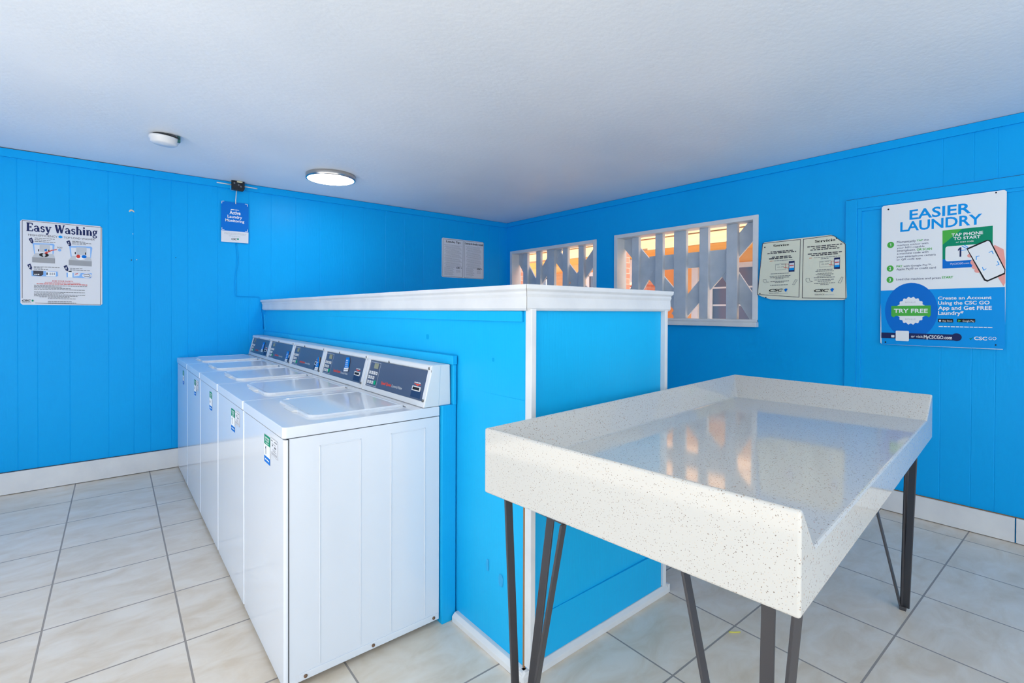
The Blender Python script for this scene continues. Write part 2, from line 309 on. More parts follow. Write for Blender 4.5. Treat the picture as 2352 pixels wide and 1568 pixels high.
PRINT['poster'] = [
 ('p',((-.002,.3569),(.5945,.3606),(.5991,-0),(.0073,-.0026)),'sky_blue'),
 ('d',.1602,.2222,.1361,.1804,'deep_blue',0),
 ('t','EASIER',.1493,.8124,.4455,.8736,'sky_blue','h'),
 ('t','LAUNDRY',.1016,.7396,.4942,.8007,'sky_blue','h'),
 ('d',.0511,.6585,.0186,.0207,'green',0),
 ('t','1',.0463,.6486,.0558,.6684,'white','h'),
 ('d',.05,.5019,.0187,.0207,'green',0),
 ('t','2',.0452,.4918,.0547,.5119,'white','h'),
 ('d',.0494,.4272,.0187,.0207,'green',0),
 ('t','3',.0447,.417,.0542,.4373,'white','h'),
 ('t','Momentarily',.0851,.6653,.183,.6796,'navy','b'),
 ('t','TAP',.1877,.6677,.2184,.6779,'green','h'),
 ('t','the',.2235,.6674,.2483,.6775,'navy','b'),
 ('t','machine sticker with',.0853,.6463,.2457,.6566,'navy','b'),
 ('t','your NFC-capable',.0854,.6287,.2271,.6394,'navy','b'),
 ('t','smartphone,',.0856,.6096,.183,.6223,'navy','b'),
 ('t','OR SCAN',.1882,.6075,.2635,.621,'green','h'),
 ('t','a machine code with',.0858,.5905,.2473,.6021,'navy','b'),
 ('t','your smartphone camera',.0848,.5701,.2829,.5821,'navy','b'),
 ('t','or QR code app',.0849,.5524,.2099,.5628,'navy','b'),
 ('t','PAY',.0835,.5071,.1153,.5203,'green','h'),
 ('t','with Google Pay™,',.1206,.5083,.2655,.5183,'navy','b'),
 ('t','Apple Pay® or credit card',.0837,.488,.2841,.5009,'navy','b'),
 ('t','Load the machine and press',.0831,.4219,.3083,.4346,'navy','b'),
 ('t','START',.3138,.4226,.3672,.4364,'green','h'),
 ('p',((.3143,.7208),(.5404,.7219),(.5411,.4836),(.3164,.4849)),'teal'),
 ('p',((.3143,.7208),(.4067,.721),(.3151,.632)),'green'),
 ('p',((.3159,.5418),(.5406,.536),(.5411,.4836),(.3164,.4849)),'deep_blue'),
 ('t','TAP PHONE',.3567,.6786,.499,.6968,'white','h'),
 ('t','TO START',.3663,.6563,.4876,.673,'white','h'),
 ('t','or scan code',.3778,.6373,.4584,.6477,'white','b'),
 ('b',.329,.528,.4927,.6202,'white',.012),
 ('t','1',.3852,.5514,.4087,.609,'navy','h'),
 ('l',((.4177,.6203),(.4319,.6054)),.004,'sky_blue'),
 ('l',((.4066,.6147),(.4259,.5993)),.004,'sky_blue'),
 ('l',((.4038,.5892),(.423,.5915)),.004,'sky_blue'),
 ('p',((.5494,.6085),(.587,.5788),(.5945,.5136),(.5956,.3844),(.5889,.3653),(.5652,.4182),(.5354,.5836)),'skin'),
 ('d',.4458,.5551,.0159,.0121,'skin',0),
 ('d',.461,.5137,.0168,.0174,'skin',0),
 ('d',.4687,.4865,.0176,.016,'skin',0),
 ('d',.4777,.4626,.0146,.0133,'skin',0),
 ('p',((.4259,.5993),(.5168,.642),(.5326,.6351),(.5954,.4619),(.5942,.4349),(.5204,.3941),(.506,.4014)),'black'),
 ('p',((.433,.5919),(.5197,.6351),(.5284,.6289),(.5917,.4589),(.5905,.4428),(.5218,.404),(.5112,.4091)),'white'),
 ('l',((.4708,.5284),(.4706,.5464),(.4828,.5487)),.0035,'sky_blue'),
 ('l',((.5261,.5661),(.5379,.5736),(.5437,.5567)),.0035,'sky_blue'),
 ('l',((.5575,.4884),(.5692,.4928),(.562,.5109)),.0035,'sky_blue'),
 ('l',((.514,.4703),(.504,.463),(.498,.4799)),.0035,'sky_blue'),
 ('d',.1619,.2222,.0722,.0866,'white',18),
 ('p',((.0582,.2539),(.2618,.2555),(.2624,.1942),(.2532,.18),(.2421,.1898),(.0815,.1875),(.0726,.1779),(.0587,.1873)),'green'),
 ('t','TRY FREE',.0724,.2088,.2472,.2344,'white','h'),
 ('t','BONUS',.1326,.2716,.1854,.2811,'pale_grey','b'),
 ('t','BONUS',.1336,.1612,.1863,.1721,'pale_grey','b'),
 ('t','Create an Account',.2967,.2922,.5393,.3107,'white','h'),
 ('t','Using the CSC GO',.297,.2608,.531,.2813,'white','h'),
 ('t','App and Get FREE',.2973,.2287,.5408,.251,'white','h'),
 ('t','Laundry*',.2976,.1973,.4172,.2199,'white','h'),
 ('b',.2978,.1499,.3697,.1722,'black',.003),
 ('b',.3875,.1519,.4692,.1735,'black',.003),
 ('d',.3075,.1598,.0048,.0063,'white',0),
 ('t','App Store',.3182,.1544,.3654,.1649,'white','b'),
 ('p',((.3922,.1694),(.3923,.1531),(.4066,.1615)),'green'),
 ('t','Google Play',.4127,.1555,.4656,.1659,'white','b'),
 ('g',.3014,.1238,.5442,.0049,'white'),
 ('b',.0054,.0396,.3872,.076,'navy',0),
 ('d',.386,.0601,.024,.0239,'navy',0),
 ('b',.0835,.024,.1533,.0912,'white',.006),
 ('b',.0598,.0453,.0768,.0609,'white',.002),
 ('t','or visit',.1646,.0491,.2238,.0659,'white','b'),
 ('t','MyCSCGO.com',.2289,.0462,.3652,.0674,'white','h'),
 ('p',((.4427,.0578),(.4503,.0467),(.4626,.0653),(.4502,.0547)),'teal'),
 ('t','CSC',.4652,.048,.5219,.0678,'white','h'),
 ('t','GO',.5278,.051,.5617,.0682,'white','b'),
 ('d',.0375,.8954,.0043,.0052,'black',0),
 ('d',.5528,.9131,.0033,.0045,'black',0),
 ('d',.0287,.012,.0043,.0052,'black',0),
 ('d',.5593,.0224,.0033,.0046,'black',0),
 ('t','MyCSCGO.com',.3531,.5059,.4397,.516,'white','b'),
]
PRINT['service'] = [
 ('l',((.0354,.4553),(.3108,.457),(.3046,.0252),(-.0023,.0531),(.0354,.4553)),.004,'dark'),
 ('l',((.3315,.4559),(.5104,.4623),(.5326,.458),(.602,.3918),(.6092,.0104),(.3265,.0191),(.3315,.4559)),.004,'dark'),
 ('t','Service',.1167,.4208,.2315,.4371,'black','s'),
 ('t','Servicio',.4084,.4225,.5406,.441,'black','s'),
 ('g',.0952,.3819,.2579,.0071,'dark'),
 ('g',.0718,.371,.2809,.0071,'dark'),
 ('g',.105,.3402,.244,.0078,'dark'),
 ('g',.0843,.3289,.2654,.0079,'dark'),
 ('g',.3582,.3957,.5845,.0067,'dark'),
 ('g',.3954,.383,.552,.0066,'dark'),
 ('g',.3787,.3703,.5661,.0066,'dark'),
 ('g',.3621,.3418,.5819,.0075,'dark'),
 ('g',.3858,.3299,.5618,.0074,'dark'),
 ('g',.1221,.3107,.2602,.0039,'grey'),
 ('g',.4043,.3119,.5728,.0037,'grey'),
 ('g',.4489,.3014,.5006,.0037,'grey'),
 ('g',.0901,.3112,.1184,.004,'orange'),
 ('g',.3725,.3113,.396,.0037,'orange'),
 ('l',((.1335,.2837),(.2068,.2854),(.2065,.2394),(.1339,.2385),(.1335,.2837)),.0016,'grey'),
 ('t','123-APP',.1478,.2563,.1961,.2647,'grey','b'),
 ('g',.1391,.2776,.1613,.0031,'grey'),
 ('g',.176,.2792,.2087,.0031,'grey'),
 ('p',((.2301,.2998),(.2719,.3012),(.2716,.219),(.2297,.2196)),'navy'),
 ('p',((.2338,.285),(.2685,.2874),(.2683,.2317),(.2335,.2308)),'pale'),
 ('p',((.2341,.248),(.2685,.2495),(.2683,.2317),(.2335,.2308)),'sky_blue'),
 ('p',((.2357,.2696),(.2659,.2706),(.2659,.2637),(.2358,.2631)),'red'),
 ('l',((.2294,.2483),(.1944,.2555)),.003,'red'),
 ('l',((.2321,.2786),(.2105,.2813),(.2107,.2514)),.002,'red'),
 ('l',((.4409,.2832),(.5139,.2842),(.5137,.2411),(.4412,.2408),(.4409,.2832)),.0016,'grey'),
 ('t','123-APP',.4535,.2575,.5017,.265,'grey','b'),
 ('g',.4458,.2776,.4654,.0029,'grey'),
 ('g',.4783,.279,.5072,.0029,'grey'),
 ('p',((.5343,.3019),(.5712,.3032),(.5709,.2209),(.5341,.2215)),'navy'),
 ('p',((.5376,.288),(.5682,.2903),(.568,.2339),(.5374,.2331)),'pale'),
 ('p',((.5379,.2491),(.5682,.2506),(.568,.2339),(.5374,.2331)),'sky_blue'),
 ('p',((.5393,.2715),(.5659,.2724),(.5659,.266),(.5394,.2654)),'red'),
 ('l',((.5338,.2494),(.503,.2562)),.003,'red'),
 ('l',((.5361,.2779),(.5171,.2804),(.5174,.2523)),.002,'red'),
 ('g',.0985,.2107,.2362,.0039,'grey'),
 ('g',.0911,.1917,.2435,.0044,'grey'),
 ('g',.0949,.1808,.2382,.0044,'grey'),
 ('g',.1344,.17,.1951,.0043,'grey'),
 ('g',.0971,.151,.2331,.0043,'grey'),
 ('g',.1309,.1418,.1953,.0043,'grey'),
 ('g',.0954,.122,.2298,.0043,'grey'),
 ('g',.4233,.2212,.5251,.0041,'grey'),
 ('g',.4151,.2107,.5331,.0041,'grey'),
 ('g',.4285,.1955,.5237,.004,'grey'),
 ('g',.4169,.1875,.5317,.004,'grey'),
 ('g',.427,.1763,.5192,.0041,'grey'),
 ('g',.4039,.1653,.5413,.0041,'grey'),
 ('g',.409,.1493,.5399,.0041,'grey'),
 ('g',.4306,.1387,.5147,.004,'grey'),
 ('g',.4075,.1241,.5417,.004,'grey'),
 ('g',.4472,.113,.5006,.004,'grey'),
 ('l',((.0416,.1692),(.0646,.1701),(.0667,.1522),(.0877,.1474),(.0553,.1428),(.0417,.1533),(.0416,.1692)),.0018,'grey'),
 ('l',((.2791,.1592),(.2924,.1556),(.2724,.1205),(.2575,.1211),(.2791,.1592)),.0018,'grey'),
 ('l',((.3517,.1622),(.3754,.1629),(.3772,.1442),(.3974,.1396),(.3655,.1336),(.3518,.1435),(.3517,.1622)),.0018,'grey'),
 ('l',((.5818,.1628),(.5917,.1594),(.5776,.1193),(.5611,.1218),(.5818,.1628)),.0018,'grey'),
 ('t','CSC',.0883,.0726,.1903,.0929,'black','i'),
 ('p',((.1976,.0849),(.212,.0941),(.2246,.0898),(.2122,.0653)),'deep_blue'),
 ('t','SERVICE',.0884,.0549,.1594,.064,'grey','b'),
 ('t','WORKS',.1632,.0523,.2249,.0608,'pale_grey','b'),
 ('t','CSC',.408,.0611,.504,.0816,'black','i'),
 ('p',((.5105,.0763),(.5247,.0866),(.5373,.0798),(.5249,.0568)),'deep_blue'),
 ('t','SERVICE',.4116,.0367,.4754,.0462,'grey','b'),
 ('t','WORKS',.4787,.0359,.5361,.044,'pale_grey','b'),
 ('d',.053,.423,.0046,.0048,'black',0),
 ('d',.0184,.0598,.0047,.0048,'black',0),
 ('d',.5484,.4394,.0038,.0043,'black',0),
 ('d',.0639,.0278,.0046,.0048,'black',0),
]
PRINT['easy'] = [
 ('l',((.0091,.0487),(.011,.6072),(.4468,.6049),(.4413,.0057),(.0776,.0137)),.003,'dark'),
 ('t','Easy Washing',.0317,.5346,.4256,.5961,'navy','s'),
 ('t','HIGH-EFFICIENCY',.0423,.5003,.1973,.5153,'dark','b'),
 ('d',.2133,.5088,.0115,.0093,'sky_blue',0),
 ('t','TOP LOAD WASHER',.2316,.5,.4087,.5141,'dark','b'),
 ('p',((.0431,.4787),(.0596,.4899),(.069,.4618),(.0664,.4434),(.0551,.4496)),'navy'),
 ('t','1',.0525,.4579,.0595,.4766,'white','h'),
 ('p',((.2454,.4777),(.2631,.4893),(.2732,.4602),(.2704,.4411),(.2583,.4476)),'navy'),
 ('t','2',.2555,.4561,.263,.4756,'white','h'),
 ('p',((.0351,.2896),(.0516,.3003),(.061,.2719),(.0583,.2536),(.0471,.2602)),'navy'),
 ('t','3',.0446,.2685,.0515,.287,'white','h'),
 ('p',((.2296,.2913),(.2472,.3023),(.2573,.2729),(.2545,.254),(.2424,.2608)),'navy'),
 ('t','4',.2397,.2694,.2471,.2886,'white','h'),
 ('g',.0748,.4879,.1859,.0043,'grey'),
 ('g',.0747,.4756,.1588,.0043,'grey'),
 ('g',.0747,.4634,.1858,.0043,'grey'),
 ('g',.278,.4826,.3586,.0044,'grey'),
 ('g',.278,.4731,.3876,.0044,'grey'),
 ('g',.2779,.4637,.3586,.0044,'grey'),
 ('g',.0697,.279,.208,.0043,'grey'),
 ('g',.0697,.2708,.118,.0043,'grey'),
 ('g',.0697,.2606,.1447,.0043,'grey'),
 ('g',.2657,.2784,.3365,.0044,'grey'),
 ('g',.2657,.2663,.3798,.0044,'grey'),
 ('p',((.0638,.4492),(.1745,.4544),(.1812,.4458),(.1742,.3681),(.0722,.3725)),'light_blue'),
 ('p',((.0724,.4391),(.1699,.4417),(.1697,.3739),(.0766,.3728)),'pale'),
 ('p',((.1009,.4447),(.1565,.4466),(.1563,.3882),(.1007,.3899)),'pale_grey'),
 ('p',((.0788,.3791),(.1742,.3773),(.1832,.3502),(.0613,.3475)),'pale_grey'),
 ('p',((.0613,.3475),(.1832,.3471),(.1831,.3088),(.0611,.31)),'mid_grey'),
 ('d',.1241,.3673,.0258,.0147,'black',0),
 ('b',.0933,.3916,.0985,.4076,'black',0),
 ('b',.1474,.3922,.1527,.409,'black',0),
 ('p',((.2615,.4454),(.3867,.4512),(.394,.4422),(.3843,.3615),(.2706,.3659)),'light_blue'),
 ('p',((.2708,.4349),(.3818,.438),(.3816,.3677),(.2753,.3663)),'pale'),
 ('p',((.3014,.4407),(.3609,.4426),(.3608,.3821),(.3012,.3839)),'pale_grey'),
 ('p',((.2777,.3727),(.3801,.3708),(.3897,.3427),(.2589,.34)),'pale_grey'),
 ('p',((.2589,.34),(.3897,.3395),(.3896,.2998),(.2588,.3012)),'mid_grey'),
 ('d',.3262,.3605,.0278,.0152,'white',0),
 ('b',.2932,.3856,.2988,.4022,'black',0),
 ('b',.3512,.3863,.3569,.4036,'black',0),
 ('d',.1241,.3673,.008,.0135,'pale_grey',0),
 ('d',.313,.3709,.0114,.0139,'red',0),
 ('d',.3463,.3709,.0144,.0127,'deep_blue',0),
 ('p',((.1264,.4085),(.1407,.4133),(.1384,.396),(.1273,.3982)),'deep_blue'),
 ('l',((.1902,.4125),(.1653,.4043),(.1384,.385)),.006,'red'),
 ('p',((.125,.3796),(.1384,.3948),(.145,.3781)),'red'),
 ('t','POD',.1957,.4235,.2236,.434,'grey','b'),
 ('d',.2084,.4097,.0092,.0093,'light_blue',0),
 ('p',((.0566,.2492),(.1965,.249),(.1996,.2181),(.1918,.2116),(.0586,.2094)),'light_blue'),
 ('p',((.0666,.2498),(.1201,.2491),(.1201,.2222),(.1068,.2118),(.0673,.2147)),'dark'),
 ('p',((.1344,.2474),(.1883,.2467),(.1864,.2132),(.1356,.2132)),'white'),
 ('b',.137,.2215,.1432,.2396,'black',0),
 ('b',.1535,.2328,.1603,.2374,'dark',0),
 ('b',.1535,.223,.1602,.2276,'dark',0),
 ('b',.1648,.2334,.1715,.238,'dark',0),
 ('b',.1647,.2236,.1715,.2281,'dark',0),
 ('b',.1761,.234,.1828,.2386,'dark',0),
 ('b',.176,.2241,.1828,.2287,'dark',0),
 ('b',.0726,.2177,.0795,.2259,'white',0),
 ('b',.0822,.2182,.0892,.2264,'white',0),
 ('b',.0918,.2187,.0988,.2269,'white',0),
 ('p',((.2456,.2435),(.3894,.2466),(.3918,.2211),(.382,.2079),(.2469,.2098)),'light_blue'),
 ('b',.254,.2095,.2795,.2552,'white',0),
 ('b',.2573,.2501,.275,.2579,'black',0),
 ('p',((.2867,.2444),(.3269,.2434),(.3173,.2239),(.2866,.2161)),'pale'),
 ('d',.3627,.2274,.0281,.0179,'pale',0),
 ('l',((.296,.2355),(.3079,.2392)),.005,'red'),
 ('l',((.3435,.2315),(.37,.2393),(.3797,.2302)),.004,'dark'),
 ('l',((.3483,.221),(.3821,.2175)),.004,'dark'),
 ('t','FOR YOUR SAFETY',.1682,.1734,.2841,.1833,'red','b'),
 ('t','PLEASE AVOID THE FOLLOWING',.1287,.1614,.3243,.1691,'red','b'),
 ('g',.0846,.1555,.3674,.0043,'red'),
 ('g',.0706,.1434,.3673,.0036,'grey'),
 ('g',.0705,.1338,.219,.0036,'grey'),
 ('g',.0705,.1243,.2699,.0037,'grey'),
 ('g',.0705,.1145,.3552,.0037,'grey'),
 ('g',.0704,.0953,.3503,.0037,'grey'),
 ('g',.0704,.0862,.2373,.0037,'grey'),
 ('g',.0704,.076,.3551,.0037,'grey'),
 ('g',.0703,.0667,.3073,.0037,'grey'),
 ('g',.144,.0576,.2627,.0037,'grey'),
 ('g',.144,.0474,.2978,.0037,'grey'),
 ('g',.1439,.0261,.279,.0037,'grey'),
 ('g',.1439,.0156,.3001,.0036,'grey'),
 ('g',.0996,.0595,.1373,.0036,'grey'),
 ('t','CSC',.0073,.0247,.0537,.0375,'black','i'),
 ('d',.0632,.031,.0053,.0073,'teal',0),
 ('g',.0085,.0167,.0536,.0024,'grey'),
]
PRINT['active'] = [
 ('p',((-.0009,.0962),(.2156,.0978),(.2139,-.0013),(-.001,-.0032)),'pale'),
 ('g',.0744,.2882,.1392,.0062,'white'),
 ('t','Active',.0642,.247,.1512,.2788,'white','h'),
 ('t','Laundry',.0486,.2131,.1639,.2382,'white','h'),
 ('t','Monitoring',.0315,.1792,.1816,.2025,'white','h'),
 ('l',((.0047,.3343),(.0048,.3518),(.0209,.3542)),.004,'white'),
 ('l',((.1898,.3517),(.2061,.3503),(.206,.3331)),.004,'white'),
 ('l',((.0053,.1206),(.0052,.1021),(.0222,.1022)),.004,'white'),
 ('l',((.1896,.1041),(.2075,.1042),(.2075,.1223)),.004,'white'),
 ('g',.0237,.0786,.1977,.0045,'pale_grey'),
 ('g',.0237,.0685,.1896,.0044,'pale_grey'),
 ('g',.0585,.0522,.1494,.0045,'pale_grey'),
 ('t','CSC',.078,.0193,.1214,.0351,'black','i'),
 ('d',.1302,.0297,.0071,.0081,'teal',0),
]
PRINT['tips'] = [
 ('l',((.0147,.4452),(.2994,.4512),(.2907,.006),(.0117,.0086),(.0147,.4452)),.004,'grey'),
 ('l',((.3169,.4491),(.5999,.4552),(.5983,.0065),(.3139,.0044),(.3169,.4491)),.004,'grey'),
 ('t','Laundry Tips',.058,.4106,.2591,.433,'black','s'),
 ('t','Consejos de lavado y secado',.3235,.4104,.5945,.4347,'black','s'),
 ('g',.0258,.3818,.2817,.0036,'mid_grey'),
 ('g',.3365,.3856,.5763,.0038,'mid_grey'),
 ('g',.0483,.3691,.2478,.0037,'mid_grey'),
 ('g',.3554,.3726,.5484,.0038,'mid_grey'),
 ('g',.0343,.3568,.2587,.0036,'mid_grey'),
 ('g',.3483,.36,.5546,.0038,'mid_grey'),
 ('g',.0569,.3461,.2696,.0037,'mid_grey'),
 ('g',.3412,.3474,.5607,.0037,'mid_grey'),
 ('g',.0429,.3337,.2806,.0036,'mid_grey'),
 ('g',.3601,.3359,.5669,.0038,'mid_grey'),
 ('g',.029,.3196,.2467,.0036,'mid_grey'),
 ('g',.353,.3232,.5731,.0038,'mid_grey'),
 ('g',.0515,.3088,.2576,.0037,'mid_grey'),
 ('g',.3459,.3093,.5453,.0038,'mid_grey'),
 ('g',.0376,.2965,.2685,.0036,'mid_grey'),
 ('g',.3388,.2967,.5514,.0037,'mid_grey'),
 ('g',.0602,.2857,.2794,.0037,'mid_grey'),
 ('g',.3577,.2851,.5576,.0038,'mid_grey'),
 ('g',.0462,.2716,.2456,.0036,'mid_grey'),
 ('g',.3506,.2725,.5638,.0038,'mid_grey'),
 ('g',.0322,.2593,.2565,.0036,'mid_grey'),
 ('g',.3435,.2599,.57,.0038,'mid_grey'),
 ('g',.0548,.2484,.2674,.0037,'mid_grey'),
 ('g',.3624,.2482,.5761,.0038,'mid_grey'),
 ('g',.0408,.2361,.2783,.0036,'mid_grey'),
 ('g',.3553,.2344,.5483,.0038,'mid_grey'),
 ('g',.0268,.2223,.2445,.0037,'mid_grey'),
 ('g',.3482,.2218,.5544,.0038,'mid_grey'),
 ('g',.0494,.2112,.2554,.0037,'mid_grey'),
 ('g',.3411,.2091,.5606,.0037,'mid_grey'),
 ('g',.0354,.199,.2663,.0037,'mid_grey'),
 ('g',.36,.1974,.5668,.0038,'mid_grey'),
 ('g',.058,.1879,.2772,.0037,'mid_grey'),
 ('g',.3529,.1848,.573,.0038,'mid_grey'),
 ('g',.044,.1741,.2434,.0037,'mid_grey'),
 ('g',.3458,.1711,.5451,.0038,'mid_grey'),
 ('g',.0301,.1618,.2543,.0036,'mid_grey'),
 ('g',.3386,.1585,.5513,.0038,'mid_grey'),
 ('g',.0526,.1507,.2652,.0037,'mid_grey'),
 ('g',.3576,.1467,.5575,.0038,'mid_grey'),
 ('g',.0387,.1385,.2761,.0036,'mid_grey'),
 ('g',.3504,.1341,.5636,.0038,'mid_grey'),
 ('g',.0613,.126,.2423,.0037,'mid_grey'),
 ('g',.3433,.1215,.5698,.0038,'mid_grey'),
 ('g',.0326,.1192,.1747,.0037,'mid_grey'),
 ('g',.3407,.1214,.4659,.0038,'mid_grey'),
 ('g',.0327,.107,.1553,.0037,'mid_grey'),
 ('g',.3408,.1089,.4453,.0037,'mid_grey'),
 ('g',.0327,.0958,.1673,.0037,'mid_grey'),
 ('g',.3408,.0973,.458,.0038,'mid_grey'),
 ('g',.0327,.0837,.1479,.0037,'mid_grey'),
 ('g',.3409,.0847,.4374,.0038,'mid_grey'),
 ('g',.0328,.0724,.1598,.0037,'mid_grey'),
 ('g',.3409,.0731,.4501,.0038,'mid_grey'),
 ('g',.0328,.0611,.1718,.0037,'mid_grey'),
 ('g',.3409,.0615,.4628,.0038,'mid_grey'),
 ('g',.0328,.049,.1524,.0037,'mid_grey'),
 ('g',.341,.049,.4422,.0038,'mid_grey'),
 ('g',.0329,.0378,.1643,.0037,'mid_grey'),
 ('g',.341,.0374,.4549,.0038,'mid_grey'),
 ('g',.0329,.0257,.145,.0037,'mid_grey'),
 ('g',.3411,.0249,.4343,.0038,'mid_grey'),
 ('t','CSC',.1986,.1081,.2569,.1276,'black','i'),
 ('t','CSC',.5008,.1093,.5637,.1294,'black','i'),
 ('d',.2711,.1177,.0051,.0049,'dark',0),
 ('d',.5739,.1206,.0055,.005,'dark',0),
 ('g',.1968,.0866,.2571,.0032,'mid_grey'),
 ('g',.5009,.0884,.5638,.0033,'mid_grey'),
 ('g',.1969,.0759,.2571,.0032,'mid_grey'),
 ('g',.5009,.0774,.5639,.0032,'mid_grey'),
 ('g',.1969,.0652,.2572,.0032,'mid_grey'),
 ('g',.501,.0664,.5639,.0033,'mid_grey'),
]
# ================================================================== the room
XW, YW, ZC = 4.031, 5.012, 2.465
struct(MB().box(-3.0, XW+.13, -2.2, YW+.12, -.06, 0, FLOOR).build('floor'))
struct(MB().box(-3.3, XW+.25, -2.6, YW+.25, ZC, ZC+.14, CEIL).build('ceiling'))
struct(MB().box(-14, 16, -14, 16, -.16, -.07, CONC).build('ground'))

def panelled(mb, a0, a1, z0, z1, grooves, put, mm, dep=.0016, wd=.003):
    """grooved sheet: flat boards with shallow V grooves at the given positions"""
    xs = [(a0, 0)]
    for g in sorted(grooves):
        if a0+.01 < g < a1-.01: xs += [(g-wd, 0), (g-wd*.3, dep), (g+wd*.3, dep), (g+wd, 0)]
    xs.append((a1, 0))
    for (p, d), (q, e) in zip(xs, xs[1:]): mb.face([put(p, d, z0), put(q, e, z0), put(q, e, z1), put(p, d, z1)], mm)
gl = [-1.1, -.84, -.62, -.482, -.378, -.202, .024, .181, .289, .43, .547, .766, 1.014, 1.2, 1.42, 1.649, 1.88, 2.1, 2.34, 2.56, 2.8, 3.02, 3.27, 3.5, 3.74, 3.9]
mb = MB(); panelled(mb, -2.2, XW, 0, ZC, gl, lambda a, d, z: (a, YW+d, z), BLUE)
mb.box(-2.2, XW+.13, YW+.02, YW+.12, 0, ZC, BLUE)
wl = struct(mb.build('wall_left', recalc=False))
chip = MB(); chip.prism([(.150, 2.11), (.158, 2.122), (.170, 2.124), (.180, 2.118), (.188, 2.104), (.180, 2.106), (.172, 2.112), (.162, 2.110), (.154, 2.102)], mat('bare_filler', srgb(214, 200, 180), .8), 'y', YW-.004, YW+.001)
chip.build('filler_patch', wl)
mk = MB()
for x, z, r, c in ((.166, 1.72, .004, 'dark'), (.2, 1.725, .004, 'white'), (.176, 1.93, .003, 'white'), (.46, 1.76, .003, 'navy')): mk.lathe([(0, 0), (r, 0), (r, -.002), (0, -.003)], (x, YW, z), ink(c), 10, 'y')
mk.build('nail_hole', wl)

W1, W2 = (3.49, 4.937, 1.21, 2.09), (1.797, 3.248, 1.21, 2.103)      # window casings: y0, y1, z0, z1
gr = [-1.5, -1.1, -.8, -.5, -.2, .1, .25, .422, .526, .67]
mb = MB(); put = lambda a, d, z: (XW+d, a, z)
for a0, a1, spans in ((-2.2, W2[0], [(0, ZC)]), (W2[0], W2[1], [(0, W2[2]), (W2[3], ZC)]), (W2[1], W1[0], [(0, ZC)]), (W1[0], W1[1], [(0, W1[2]), (W1[3], ZC)]), (W1[1], YW, [(0, ZC)])):
    for z0, z1 in spans:
        panelled(mb, a0, a1, z0, z1, gr if a0 < 0 else [], put, BLUE, .0012)
        mb.box(XW+.008, XW+.13, a0, a1, z0, z1, BLUE)
struct(mb.build('wall_right', recalc=False))
struct(MB().box(2.9, XW, -2.2, -2.1, 0, ZC, WHITE).build('wall_back'))  # unseen stub, its length set by how much light the back opening admits

struct(MB().box(-2.3, -2.15, 3.4, YW+.12, 0, ZC, BLUE).build('wall_light_block'))  # unseen wall, added to narrow the left opening and cut its light

# mouldings where the walls meet the ceiling, and a blue board closing up an old doorway
mb = MB(); mb.box(-2.15, XW, YW-.016, YW, 2.402, ZC-.004, BLUE); mb.box(-2.15, .32, YW-.017, YW-.004, ZC-.005, ZC-.001, SEAM)
struct(mb.build('trim_1', bevel=.002))
struct(MB().box(XW-.016, XW, -2.1, YW-.016, 2.408, ZC-.002, BLUE).build('trim_2', bevel=.003))
mb = MB()
mb.box(XW-.014, XW, 1.121, 1.19, .146, 2.108, BLUE); mb.box(XW-.014, XW, .0, 1.121, 2.040, 2.108, BLUE)
mb.box(XW-.008, XW, 1.095, 1.121, .146, 2.040, BLUE); mb.box(XW-.008, XW, .0, 1.095, 2.020, 2.040, BLUE)
mb.box(XW-.003, XW, .0, 1.19, 2.108, 2.112, SEAM)
struct(mb.build('trim_3', bevel=.003))
mb = MB(); mb.box(-2.15, 1.1, YW-.02, YW, .004, .158, WHITE); mb.box(-2.15, 1.1, YW-.012, YW, .158, .162, SEAM)
struct(mb.build('baseboard_left', bevel=.003))
mb = MB(); mb.box(XW-.02, XW, .332, YW, .004, .145, WHITE); mb.box(XW-.02, XW, -2.1, .326, .004, .145, WHITE); mb.box(XW-.012, XW, -2.1, YW, .145, .149, RAW)
struct(mb.build('baseboard_right', bevel=.003))

